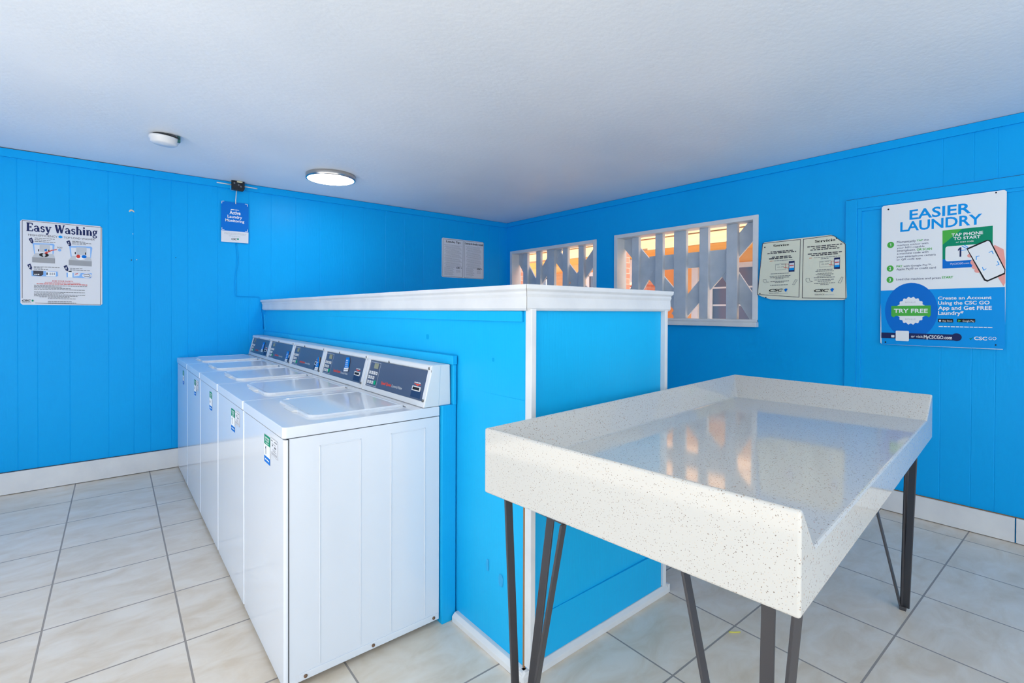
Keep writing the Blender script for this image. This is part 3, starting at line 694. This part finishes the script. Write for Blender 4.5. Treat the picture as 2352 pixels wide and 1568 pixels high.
# windows: casing, jambs, sill and an open lattice of boards
def window(name, W, verts, diags, horiz, sill):
    y0, y1, z0, z1 = W; c = .042; zs = 1.262
    mb = MB(); x0, x1 = XW-.012, XW+.14
    mb.box(x0, x1, y0, y0+c, zs-.02, z1, WHITE); mb.box(x0, x1, y1-c, y1, zs-.02, z1, WHITE); mb.box(x0, x1, y0+c, y1-c, z1-c*.85, z1, WHITE); mb.box(x0, x1, y0+c, y1-c, z0+.02, zs, WHITE)
    root = struct(mb.build(name, bevel=.003))
    mb = MB(); mb.box(XW-.05, XW+.02, y0-.004, y1+.004, zs-.06, zs-.022, WHITE); mb.box(XW-.022, XW+.02, y0, y1, zs-.022, zs, WHITE)
    mb.build('window_sill', root, .004)
    for a, b in verts: MB().box(XW+.066, XW+.105, a, b, zs, z1-c*.85, LATT).build('lattice_slat', root, .002)
    ya, yb, za, zb = y0+c, y1-c, zs, z1-c*.85
    for (cy, cz, sl, ylo, yhi) in diags:
        d = Vector((1, sl)).normalized(); n = Vector((-d.y, d.x))*.07
        P = [Vector((y, cz+sl*(y-cy))) for y in (ylo, yhi)]
        poly = [P[0]-n, P[1]-n, P[1]+n, P[0]+n]
        for ax, lim, sg in ((0, ya, 1), (0, yb, -1), (1, za, 1), (1, zb, -1)):      # trim the board to the opening
            out = []
            for i, p in enumerate(poly):
                q = poly[(i+1) % len(poly)]; dp, dq = sg*(p[ax]-lim), sg*(q[ax]-lim)
                if dp >= 0: out.append(p)
                if dp*dq < 0: out.append(p+(q-p)*(dp/(dp-dq)))
            poly = out
        if len(poly) > 2: MB().prism([tuple(p) for p in poly], LATT, 'x', XW+.105+.001*sl, XW+.124+.001*sl).build('lattice_brace', root, .0015)
    for a, b, h0, h1 in horiz: MB().box(XW+.103, XW+.125, a, b, h0, h1, LATT).build('lattice_rail', root, .002)
window('window_1', W1, [(4.686, 4.768), (4.445, 4.523), (4.204, 4.328), (3.984, 4.063), (3.737, 3.816)],
       [(4.7, 1.785, 1.36, 4.30, 4.95), (4.37, 1.86, -1.15, 4.15, 4.78), (4.07, 1.853, 1.03, 3.5, 4.26), (3.7, 1.835, -1.05, 3.5, 4.1)], [], 1)
window('window_2', W2, [(3.001, 3.082), (2.726, 2.808), (2.48, 2.605), (2.264, 2.347), (2.002, 2.097)],
       [(2.916, 1.757, 1.09, 2.5, 3.3), (2.158, 1.728, -1.06, 1.8, 2.6), (2.95, 1.70, -1.5, 2.89, 3.25), (2.0, 1.52, 1.52, 1.8, 2.2)], [(2.13, 2.90, 1.724, 1.865)], 1)

# ------------------------------------------------------------------ low partition with its white cap and corner boards
PX, PE, PX2 = 1.165, 1.330, 2.018
def pxy(y): return PX-.005*(y-PE)
mb = MB(); mb.prism([(PX, PE), (PX2, PE+.008), (PX2, YW-.002), (pxy(YW), YW-.002)], BLUE_LIT, 'z', 0, 1.40)
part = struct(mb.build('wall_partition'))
def prof(o):   # cap profile: (out, z)
    return [(0, 1.322), (.012, 1.324), (.02, 1.333), (.018, 1.372), (.024, 1.384), (.022, 1.392), (.034, 1.400), (.036, 1.416), (0, 1.418)]
mb = MB(); ox = -.004
A = [[(PX-o-.006, PE-.004-o, z) for o, z in prof(0)], [(pxy(YW)-o-.006, YW-.004, z) for o, z in prof(0)]]
mb.loft(A, WHITE)
B = [[(PX-.006-o, PE-.006-o, z) for o, z in prof(0)], [(PX2+.022, PE-o, z) for o, z in prof(0)]]
mb.loft(B, WHITE)
mb.prism([(PX-.01, PE-.008), (PX2+.022, PE), (PX2+.022, YW-.004), (pxy(YW)-.01, YW-.004)], WHITE, 'z', 1.401, 1.414)
mb.build('trim_4', bevel=.002); struct(bpy.data.objects['trim_4'])
mb = MB(); mb.box(PX-.007, PX+.016, PE-.030, PE+.003, .045, 1.33, WHITE); mb.box(PX-.006, PX-.0005, PE+.003, PE+.014, .03, .62, RAW)
struct(mb.build('trim_5', bevel=.002))
struct(MB().box(PX2-.018, PX2+.004, PE-.016, PE+.012, .04, 1.33, WHITE).build('trim_6', bevel=.002))
mb = MB(); mb.box(PX-.012, PX, PE+.02, YW-.03, 1.283, 1.322, BLUE_LIT); mb.box(pxy(YW)-.012, PX, YW-.028, YW-.014, 1.135, 1.283, BLUE_LIT)
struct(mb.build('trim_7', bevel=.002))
mb = MB(); mb.box(PX+.017, PX2-.019, PE-.003, PE+.012, .036, .20, BLUE_LIT); mb.box(PX-.0022, PX+.01, PE+.004, 1.776, .036, .999, BLUE_LIT)
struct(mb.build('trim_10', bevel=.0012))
mb = MB(); mb.prism([(PX-.032, 0.0), (PX-.032, .022), (PX-.018, .036), (PX, .036), (PX, 0)], WHITE, 'y', PE-.018, 1.775)
mb.prism([(PE-.020, 0.0), (PE-.020, .022), (PE-.006, .036), (PE+.01, .036), (PE+.01, 0)], WHITE, 'x', PX-.030, PX2+.018)
mb.box(PX2+.018, PX2+.03, PE-.02, PE+.02, 0, .04, WHITE)
struct(mb.build('baseboard_partition', bevel=.002))
# stains of brighter paint on the partition
mb = MB()
for (y, z, ry, rz) in ((1.56, .318, .008, .03), (1.475, .292, .014, .03), (2.035, 1.20, .013, .016), (1.53, 1.132, .007, .01)):
    x = pxy(y)-(.0030 if z < 1 else .0006); mb.face([(x, y+ry*math.cos(t), z+rz*math.sin(t)*(1+.25*math.cos(2*t))) for t in (2*math.pi*i/18 for i in range(18))], mat('wet_blue_spot', (.005, .37, .74, 1), .25))
mb.build('paint_spot', part, recalc=False)
# housing behind the washers
mb = MB(); mb.box(1.088, pxy(3)-.001, 1.782, YW-.002, 0, .922, BLUE_LIT)
mb.box(1.142, pxy(3)-.001, 1.778, YW-.002, .922, 1.092, BLUE_LIT)
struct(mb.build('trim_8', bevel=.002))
mb = MB(); mb.box(1.134, pxy(3)-.001, 1.774, 4.177, 1.093, 1.131, BLUE_LIT); mb.box(1.134, pxy(3)-.001, 4.184, YW-.002, 1.093, 1.131, BLUE_LIT)
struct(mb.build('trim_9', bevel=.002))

# ================================================================== washing machines
WX, WY, PITCH, WW, WD = .470, 1.794, .643, .638, .612
def rounded(x0, x1, y0, y1, rf, n=5):
    """plan outline with rounded front (-x) corners"""
    pts = []
    for cx_, cy_, a0 in ((x0+rf, y0+rf, 180), (x1, y0, None), (x1, y1, None), (x0+rf, y1-rf, 90)):
        if a0 is None: pts.append((cx_, cy_))
        else: pts += [(cx_+rf*math.cos(math.radians(a0+90*i/n)), cy_+rf*math.sin(math.radians(a0+90*i/n))) for i in range(n+1)]
    return pts
def make_washer():
    t = thing('washing_machine', '', 'washing machine', (WX, WY, 0))
    # cabinet: side and back sheets behind the wrap-round front
    mb = MB(); mb.box(.016, WD, .002, WW-.002, .022, .878, ENAMEL)
    for ya, dy in ((.002, -1), (WW-.002, 1)):
        for (p, q) in ((.118, .272), (.392, .546)):          # pressed ribs of the side panel
            y = ya+dy*.0022
            for a, b in ((p, p+.004), (q-.004, q)): mb.box(a, b, min(ya, y), max(ya, y), .06, .84, ENAMEL)
            mb.box(p, q, min(ya, y), max(ya, y), .836, .84, ENAMEL)
        y = ya+dy*.003; mb.box(.05, WD-.004, min(ya, y), max(ya, y), .024, .05, ENAMEL)
    mb.box(.012, .0165, .001, WW-.001, .022, .878, SEAM)
    cab = mb.build('cabinet', t, .0015)
    MB().prism(rounded(0, .0125, .0005, WW-.0005, .0122), ENAMEL, 'z', .016, .876).build('front_panel', t, .002)
    for x in (.07, .32, .585): 
        mb = MB(); mb.lathe([(0, -.003), (.006, -.003), (.0065, 0), (0, 0)], (x, -.001, .037), RUST, 14, 'y'); mb.build('screw', cab)
    for y in (.05, WW-.05):
        for x in (.06, WD-.06): MB().lathe([(.018, 0), (.018, .012), (.008, .014), (.008, .024)], (x, y, 0), SEAM, 14).build('foot', t)
    mb = MB(); mb.prism(rounded(-.004, WD, 0, WW, .014), ENAMEL, 'z', .881, .92); mb.box(.01, WD-.005, .008, WW-.008, .876, .881, SEAM); mb.build('top', t, .006, 4)
    # lid with rounded front corners, a shallow raised rim and a lift lip
    lx0, lx1, ly0, ly1 = .112, .490, .092, WW-.092
    pts = rounded(lx0, lx1, ly0, ly1, .05, 8); ins = lambda d: rounded(lx0+d, lx1-d, ly0+d, ly1-d, .05-d*.6, 8)
    mb = MB(); L = [[(x, y, z) for x, y in q] for q, z in ((pts, .9195), (pts, .927), (ins(.004), .9295), (ins(.010), .9295), (ins(.016), .9275))]
    mb.loft(L, ENAMEL); lid = mb.build('lid', t, .0012)
    mb = MB(); mb.loft([[(.094, WW/2-.05, .9205), (.094, WW/2+.05, .9205), (.114, WW/2+.085, .9205), (.114, WW/2-.085, .9205)], [(.108, WW/2-.06, .9285), (.108, WW/2+.06, .9285), (.118, WW/2+.085, .9285), (.118, WW/2-.085, .9285)]], PLASTIC)
    mb.box(.105, .111, WW/2-.055, WW/2-.047, .9206, .927, SEAM); mb.build('lid_handle', lid, .001)
    mb = MB(); mb.box(lx1+.004, lx1+.028, ly0-.02, ly1+.02, .918, .9245, ENAMEL); mb.box(lx1, lx1+.004, ly0-.02, ly1+.02, .9195, .9215, SEAM); mb.build('lid_hinge', t, .002)
    # console
    pr = [(.549, .922), (.583, 1.072), (.590, 1.090), (.600, 1.0945), (.664, 1.0935), (.667, .922)]
    mb = MB(); mb.prism(pr, PLASTIC, 'y', .001, WW-.001)
    for a, b in ((0, .030), (WW-.030, WW)):     # end cheeks
        mb.prism([(.535, .9215), (.572, 1.070), (.569, 1.082), (.576, 1.0945), (.62, 1.0955), (.61, .9215)], PLASTIC, 'y', a, b)
    mb.prism([(.572, 1.072), (.5685, 1.081), (.571, 1.089), (.578, 1.0945), (.60, 1.0955), (.60, 1.07)], PLASTIC, 'y', .001, WW-.001)   # rolled top lip
    mb.prism([(.535, .9215), (.5405, .945), (.556, .945), (.556, .9215)], PLASTIC, 'y', .001, WW-.001)                                    # bottom rail
    con = mb.build('console', t, .005, 3, 25)
    mb = MB(); mb.box(.572, .579, .001, .004, .93, 1.08, SEAM); mb.build('console_seam', con)
    mb = MB(); mb.prism([(.0, .0), (.012, .0), (.006, .012)], SEAM, 'x', .5665, .575)
    bmesh.ops.translate(mb.bm, verts=mb.bm.verts, vec=(0, WW/2+.065, 1.074)); mb.build('lock', con, .002)
    for y in (.014, ):
        for x, z in ((.5385, .950), (.5705, 1.081)):
            mb = MB(); mb.lathe([(0, -.003), (.0055, -.0025), (.006, .002), (0, .002)], (x, y, z), SCREW, 14, 'x'); mb.build('console_screw', con)
    # dark control panel on the slope
    upv = Vector((.0315, 0, .125)); S = Board((.5435, WW-.030, .944), (0, -1, 0), upv, 0)
    PW, PH = WW-.060, .1295
    S.sheet([(0, 0), (PW, 0), (PW, PH), (0, PH)], .005, PANEL); S.lv = .0004
    k = ink
    S.line([(.008, .006), (.122, .006), (.122, .122), (.008, .122), (.008, .006)], .0016, k('key'))
    S.text('Speed Queen', .172, .026, .278, .040, k('queen_red'), 'h'); S.text('Commercial Washer', .284, .025, .388, .037, k('key'))
    S.words(.486, .0715, .545, .004, k('key')); S.box(.486, .0635, .545, .066, k('queen_red')); S.poly([(.500, .0635), (.516, .058), (.532, .0635)], k('queen_red'))
    S.poly([(.474, .008), (.560, .008), (.556, .042), (.474, .045)], k('patch'))
    pan = S.build('control_panel', con)
    S2 = Board(S.P(0, 0, .0006), (0, -1, 0), upv, 0); S2.lv = .0006
    S2.box(.055, .092, .103, .118, k('screen')); S2.build('display', pan)
    for r in range(3):
        for c in range(4 if r == 0 else 3):
            B = Board(S.P(.018+c*.025, .062-r*.0235, .0028), (0, -1, 0), upv, 0); B.sheet([(0, 0), (.0145, 0), (.0145, .0155), (0, .0155)], .003, k('key')); B.lv = .0003
            B.words(.004, .0078, .0105, .003, k('dark')); B.build('key', pan)
    B = Board(S.P(.017+3*.025, .062-2*.0235, .0028), (0, -1, 0), upv, 0); B.sheet([(0, 0), (.018, 0), (.018, .019), (0, .019)], .003, k('keygreen')); B.build('start_key', pan)
    S3 = Board(S.P(0, 0, .003), (0, -1, 0), upv, 0); S3.sheet([(.478, .036), (.548, .036), (.548, .056), (.478, .056)], .004, k('key')); S3.lv = .0004; S3.box(.484, .040, .542, .052, ink('black')); S3.build('card_slot', pan)
    return t, S
w0, PB = make_washer()
def kids(o): return [c for c in bpy.data.objects if c.parent == o]
def copy_tree(o, parent=None):
    c = o.copy(); COL.objects.link(c)
    if parent: c.parent = parent
    for ch in kids(o): copy_tree(ch, c)
    return c
labels = ['white top-load washer nearest the camera, its whole side panel in view',
          'second white washer from the camera, square blue sticker high on its control panel',
          'middle white washer of five, torn brown and blue sticker on its control panel',
          'fourth white washer from the camera, blue sticker low at right end of its control panel',
          'farthest white washer, against the blue left wall, blue sticker beside its card slot']
ws = [w0]+[copy_tree(w0) for _ in range(4)]
for i, wsh in enumerate(ws):
    wsh.location = (WX, WY+PITCH*i, 0); tag(wsh, labels[i], 'washing machine', 'row of white top-load washers along the partition')
    # square pay sticker, and on some the paper notice beside it
    b = Board((-.0006, .270, .745), (0, -1, 0), (0, 0, 1), 0)
    b.lv = .0003
    b.box(0, .068, .085, .104, ink('teal')); b.box(0, .024, .085, .068, ink('white')); b.box(0, 0, .085, .024, ink('deep_blue'))
    b.text('TAP PHONE', .010, .090, .074, .097, ink('white'), 'h'); b.text('TO START', .014, .080, .070, .087, ink('white'), 'h'); b.words(.02, .074, .066, .003, ink('white'))
    b.text('1', .014, .030, .032, .062, ink('navy'), 'h') if i < 2 else b.words(.014, .046, .034, .012, ink('grey'))
    b.words(.014, .012, .072, .005, ink('white'))
    b.build('pay_sticker', wsh)
    if i in (0, 1, 3):
        b = Board((-.0006, .176, .789), (0, -1, 0), (0, 0, 1), 0); b.lv = .0003
        b.box(0, 0, .097, .066, ink('pale')); b.line([(0, .064), (.097, .064)], .0012, ink('grey')); b.line([(0, .002), (.097, .002)], .0012, ink('grey'))
        for y, x0, x1, h in ((.056, .006, .03, .004), (.056, .05, .092, .004), (.046, .02, .075, .002), (.040, .02, .04, .006), (.036, .05, .08, .007), (.026, .03, .07, .002), (.020, .03, .08, .002), (.013, .006, .09, .002), (.008, .006, .09, .002)): b.words(x0, y, x1, h, ink('grey'))
        b.build('notice_sticker', wsh)
    # blue notice on the control panel, worn differently on each machine
    if i:
        u, v, rot, hgt = ((0, 0, 0, 0), (.330, .040, .10, .078), (.505, .002, .05, .085), (.480, .004, .02, .075), (.380, .030, -.05, .080))[i]
        rr = Vector((0, -math.cos(rot), 0))+PB.u*math.sin(rot); uu = PB.n.cross(Vector(rr)).normalized()
        b = Board(PB.P(u, v, .0036), rr, uu, 0); b.lv = .0002
        W_ = .060
        if i == 2:
            b.poly([(.0, 0), (.06, 0), (.06, hgt*.5), (.03, hgt), (.012, hgt)], ink('sticker_blue')); b.poly([(.03, hgt), (.06, hgt*.5), (.066, hgt*.75), (.05, hgt*.98)], RAW)
        elif i == 1: b.poly([(0, 0), (W_, 0), (W_, hgt*.7), (.045, hgt), (0, hgt)], ink('sticker_blue'))
        else: b.box(0, 0, W_, hgt, ink('sticker_blue'))
        b.box(0, 0, W_, .020, ink('white')); b.words(.006, .010, .054, .005, ink('mid_grey'))
        for q in range(3 if i == 2 else 4): b.words(.008, .029+q*.011, .036 if i == 2 else .046-q*.004, .0034, ink('white'))
        b.build('panel_sticker', wsh)

# ================================================================== folding table
TA = math.atan2(.485-.343, 2.768-.944); TL, TW, TZ, TB, TF = 1.829, .856, .970, .776, .879
tab = thing('folding_table', 'long speckled white stone-topped folding table with raised edges and black hairpin legs', 'table', (.944, .343, 0)); tab.rotation_euler = (0, 0, TA)
mb = MB(); k = mb.mi(QUARTZ)
bv = lambda x, y, z: mb.bm.verts.new((x, y, z))
t = .013
ob = [bv(0, 0, TB), bv(TL, 0, TB), bv(TL, TW, TB), bv(0, TW, TB)]
ot = [bv(0, 0, TZ), bv(TL, 0, TZ-.004), bv(TL, TW, TZ), bv(0, TW, TZ)]
it = [bv(t, 0, TZ), bv(TL-.012, 0, TZ-.004), bv(TL-.012, TW-t, TZ), bv(t, TW-t, TZ)]
fl = [bv(.087, 0, TF), bv(1.655, 0, TF), bv(1.655, .768, TF), bv(.087, .768, TF)]
for q in (ob[::-1], [ob[0], ob[1], ot[1], it[1], fl[1], fl[0], it[0], ot[0]], [ob[1], ob[2], ot[2], ot[1]], [ob[2], ob[3], ot[3], ot[2]], [ob[3], ob[0], ot[0], ot[3]],
          [ot[1], ot[2], it[2], it[1]], [ot[2], ot[3], it[3], it[2]], [ot[3], ot[0], it[0], it[3]], [it[1], it[2], fl[2], fl[1]], [it[2], it[3], fl[3], fl[2]], [it[3], it[0], fl[0], fl[3]], fl):
    f = mb.bm.faces.new(q); f.material_index = k
mb.build('tabletop', tab, .006, 3)
def leg(foot, tops):
    ca, sa = math.cos(-TA), math.sin(-TA)
    L = lambda x, y, z: Vector(((x-.944)*ca-(y-.343)*sa, (x-.944)*sa+(y-.343)*ca, z))
    mb = MB()
    for (tx, ty, side, off) in tops:
        p = L(foot[0]+off[0], foot[1]+off[1], .012); q = L(tx, ty, TB-.002)
        mb.bar(p, q, .027, .007, side, METAL)
    c = L(foot[0], foot[1], 0); mb.box(c.x-.017, c.x+.017, c.y-.012, c.y+.012, 0, .016, METAL)
    xs = [L(a, b, 0) for a, b, *_ in tops]; mb.prism([(v.x, v.y) for v in xs], METAL, 'z', TB-.006, TB-.0005)
    mb.build('leg', tab, .001)
leg((1.022, .443), [(1.022, .626, (1, 0, 0), (0, .008)), (1.055, .443, (0, 1, 0), (.006, 0)), (1.022, .374, (1, -.3, 0), (0, -.008))])
leg((.907, 1.06), [(.907, 1.118, (1, 0, 0), (0, .008)), (1.035, 1.06, (0, 1, 0), (.008, 0)), (.907, .892, (1, .2, 0), (0, -.008))])
leg((2.736, .573), [(2.736, .757, (1, 0, 0), (0, .010)), (2.736, .560, (1, -1, 0), (.004, 0)), (2.720, .536, (.4, 1, 0), (0, -.010))])
leg((2.66, 1.20), [(2.66, 1.02, (1, 0, 0), (0, -.008)), (2.45, 1.20, (0, 1, 0), (-.006, 0)), (2.66, 1.24, (1, 0, 0), (0, .008))])

# ================================================================== notices on the walls
LR, LU = (1, 0, 0), (0, 0, 1)
def corners(u0, v0, u1, v1, r): return [(a, b) for a, b in ((u0+r, v0), (u1-r, v0), (u1, v0+r), (u1, v1-r), (u1-r, v1), (u0+r, v1), (u0, v1-r), (u0, v0+r))]
b = Board((-.466, YW-.005, 1.354), LR, LU); b.sheet(corners(0, 0, .452, .614, .012), .004, ink('pale')); b.run(PRINT['easy'])
tag(b.build('wall_sign'), 'white instruction sign titled Easy Washing with washer drawings, on the left wall', 'sign')
b = Board((.791, YW-.012, 1.929), LR, LU); b.sheet([(0, 0), (.2155, -.002), (.216, .352), (.20, .357), (.10, .354), (0, .354)], .003, ink('deep_blue')); b.run(PRINT['active'])
tag(b.build('wall_sign'), 'small blue and white card about laundry monitoring, hung below the black sensor', 'sign')
b = Board((3.045, YW-.005, 1.723), LR, LU); b.sheet(corners(0, -.002, .606, .460, .012), .004, ink('pale')); b.run(PRINT['tips'])
tag(b.build('wall_sign'), 'white two-column sign titled Laundry Tips on the left wall near the corner', 'sign')
RR = (0, -1, 0)
b = Board((XW-.021, 1.79, 1.41), RR, LU); b.sheet([(-.004, .053), (.03, .036), (.10, .012), (.30, .003), (.59, .000), (.607, .006), (.614, .02), (.606, .20), (.603, .394), (.585, .412), (.535, .455), (.513, .468), (.3, .468), (.05, .463), (.035, .452), (.031, .44)], .005, ink('cream')); b.run(PRINT['service'])
tag(b.build('wall_sign'), 'cream two-column sign titled Service and Servicio with a cut corner, right of the window', 'sign')
b = Board((XW-.018, .9785, 1.1125), RR, LU); b.sheet(corners(0, -.003, .597, .923, .010), .003, ink('white')); b.run(PRINT['poster'])
tag(b.build('wall_poster'), 'large white and blue poster titled Easier Laundry on the right wall', 'poster')

# ================================================================== ceiling fittings, sensor, wires
t = thing('ceiling_light', 'round flush ceiling lamp with a brushed metal rim, lit', 'lamp', (1.475, 4.215, ZC))
MB().lathe([(.10, 0), (.196, -.001), (.199, -.004), (.199, -.036), (.196, -.040), (.187, -.040), (.186, -.03), (.10, -.03)], (0, 0, 0), CHROME, 64).build('rim', t)
MB().lathe([(0, -.037), (.12, -.0375), (.175, -.0385), (.1865, -.0385), (.1865, -.030), (0, -.030)], (0, 0, 0), DIFF, 64).build('diffuser', t)
t = thing('smoke_detector', 'round white smoke detector hanging slightly loose on the ceiling', 'smoke detector', (.305, 3.97, ZC))
tilt = bpy.data.objects
o = MB().lathe([(0, -.014), (.083, -.014), (.085, -.018), (.085, -.030), (.078, -.036), (.074, -.052), (.062, -.060), (0, -.062)], (0, 0, 0), PLASTIC, 48).build('cover', t); o.rotation_euler = (.05, .06, 0)
mb = MB(); mb.lathe([(0, 0), (.066, 0), (.066, -.006), (0, -.006)], (0, 0, 0), SEAM, 40); mb.lathe([(0, -.006), (.03, -.006), (.03, -.018), (0, -.018)], (0, 0, 0), SEAM, 20); mb.build('base_plate', t)
mb = MB(); mb.box(.066, .082, -.05, -.035, -.042, -.002, mat('green_plug', srgb(20, 90, 96), .5)); mb.tube([(.02, -.07, -.009), (.05, -.072, -.012), (.075, -.05, -.02)], .004, SEAM); mb.build('wire_plug', t)
mb = MB(); mb.box(-.012, .012, -.06, -.052, -.046, -.042, ink('mid_grey')); mb.build('test_button', t)

t = thing('network_sensor', 'small black square sensor with two thin white antennas, high on the left wall', 'sensor', (.912, YW-.016, 2.43))
mb = MB(); mb.prism([(-.05, -.048), (.04, -.052), (.052, -.03), (.052, .04), (.04, .05), (-.04, .05), (-.052, .04)], mat('black_gloss_plastic', srgb(22, 24, 28), .2), 'y', -.062, -.026); body = mb.build('body', t, .005, 3)
mb = MB(); mb.box(-.048, .048, -.026, -.001, -.044, .044, PLASTIC); mb.build('bracket', t, .003)
mb = MB()
for x, z in ((-.03, .012), (.004, 0), (.022, -.012)): mb.lathe([(0, -.002), (.007, -.001), (.008, .001), (0, .001)], (x, -.063, z), ink('grey'), 16, 'y')
mb.build('indicator', body)
for s in (-1, 1): MB().tube([(s*.05, -.03, .0), (s*.16, -.030, s*-.002)], .005, WHITE).build('antenna', t)
mb = MB(); mb.lathe([(0, .033), (.036, .033), (.036, .022), (.02, .018), (.016, 0), (0, 0)], (.012, -.034, 0), mat('aged_ivory_plastic', srgb(214, 208, 176), .5), 24)
mb.build('ceiling_mount', t)
def cable(name, pts, r, mm, label): tag(MB().tube(pts, r, mm, 8).build(name), label, 'cable')
cable('cable', [(.905, YW-.040, 2.382), (.904, YW-.03, 2.34), (.903, YW-.0165, 2.30), (.903, YW-.017, 2.27)], .004, WHITE, 'short white cable hanging from the black sensor to the blue card')
wp = [(.905, 1.93), (.915, 1.86), (.922, 1.80), (.918, 1.72), (.905, 1.66), (.902, 1.56), (.902, 1.47), (.908, 1.45), (.94, 1.448), (1.02, 1.449), (1.09, 1.447), (1.10, 1.435), (1.105, 1.38), (1.12, 1.25), (1.128, 1.15)]
cable('cable', [(x, YW-.005, z) for x, z in wp], .004, BLUE, 'blue-painted cable running down the left wall from the card to the partition')

tag(MB().tube([(1.975, .988, .003), (1.992, .972, .003), (2.012, .958, .003)], .0025, mat('yellow_straw', srgb(214, 206, 84), .6), 8).build('straw_piece'), 'tiny yellow stick lying on a tile joint under the table', 'litter')

# ================================================================== outside the windows
t = thing('neighbour_building', 'cream and orange building with white sash windows seen through the lattice', 'building', (6.8, 5, 0))
def ob_(name, mb, par=None, bevel=0): return mb.build(name, par or t, bevel)
G = lambda x: x-6.8
def bx(x0, x1, y0, y1, z0, z1, mm, mb=None): return (mb or MB()).box(G(x0), G(x1), y0-5, y1-5, z0, z1, mm)
ob_('wall', bx(6.8, 7.0, -3, 14, -.07, 2.30, ORANGE))
mb = MB()
for i in range(7):     # lap boards of the upper storey
    z = 2.19+i*.16; mb.prism([(G(5.9), z), (G(5.885), z), (G(5.898), z+.155), (G(5.9), z+.16), (G(5.93), z+.16), (G(5.93), z)], CREAM, 'y', -8, 9)
ob_('lap_siding', mb)
mb = MB()
for i in range(5): bx(5.93+i*.175, 5.93+i*.175+.170, -3, 14, 2.20, 2.225, SOFFIT, mb)
bx(5.92, 7.0, -3, 14, 2.226, 2.25, SOFFIT, mb); ob_('soffit', mb)
def sash(y0, y1, zt):
    mb = MB(); c = .07
    for a, b, z0, z1 in ((y0, y1, zt-c, zt), (y0, y1, .85, .92), (y0, y0+c, .85, zt), (y1-c, y1, .85, zt)): bx(6.76, 6.8, a, b, z0, z1, WHITE, mb)
    n = max(1, round((y1-y0)/.38))
    for i in range(1, n): y = y0+(y1-y0)*i/n; bx(6.775, 6.8, y-.012, y+.012, .9, zt-c, WHITE, mb)
    for z in (1.2, 1.42, 1.67): bx(6.775, 6.8, y0+c, y1-c, z-.012, z+.012, WHITE, mb)
    f = ob_('window', mb); ob_('pane', bx(6.785, 6.799, y0+c, y1-c, .9, zt-c, GLASS), f)
sash(2.62, 3.74, 2.01); sash(5.55, 6.10, 2.03); sash(7.1, 7.7, 2.03)
ob_('corner_post', bx(6.70, 6.8, 3.86, 3.96, -.07, 2.2, WHITE)); ob_('door', bx(6.74, 6.8, 4.28, 4.75, -.07, 2.04, DOORW)); ob_('cream_door', bx(6.72, 6.8, 6.5, 7.0, -.07, 2.05, CREAM))
ob_('white_door', bx(6.72, 6.8, 4.98, 5.4, -.07, 2.19, WHITE)); ob_('downpipe', bx(5.86, 5.885, 3.28, 3.31, 2.22, 2.75, mat('pipe_brown', srgb(176, 138, 110), .6)))
for (x, y, dx, dy, h, lab) in ((5.0, 4.015, .3, .34, 2.9, 'salmon brick pillar seen at the left edge of the larger lattice window'), (6.2, 4.40, .3, .3, 1.72, 'low salmon brick pier behind the larger lattice window, between its first two slats'), (5.0, 6.1, .3, .4, 2.9, 'salmon brick pillar seen at the left edge of the smaller lattice window')):
    mb = MB(); mb.box(x, x+dx, y, y+dy, -.07, h, BRICK); mb.box(x-.02, x+dx+.02, y-.02, y+dy+.02, h, h+.05, BRICK)
    tag(mb.build('brick_pillar', bevel=.005), lab, 'pillar', 'brick pillars across the walkway')
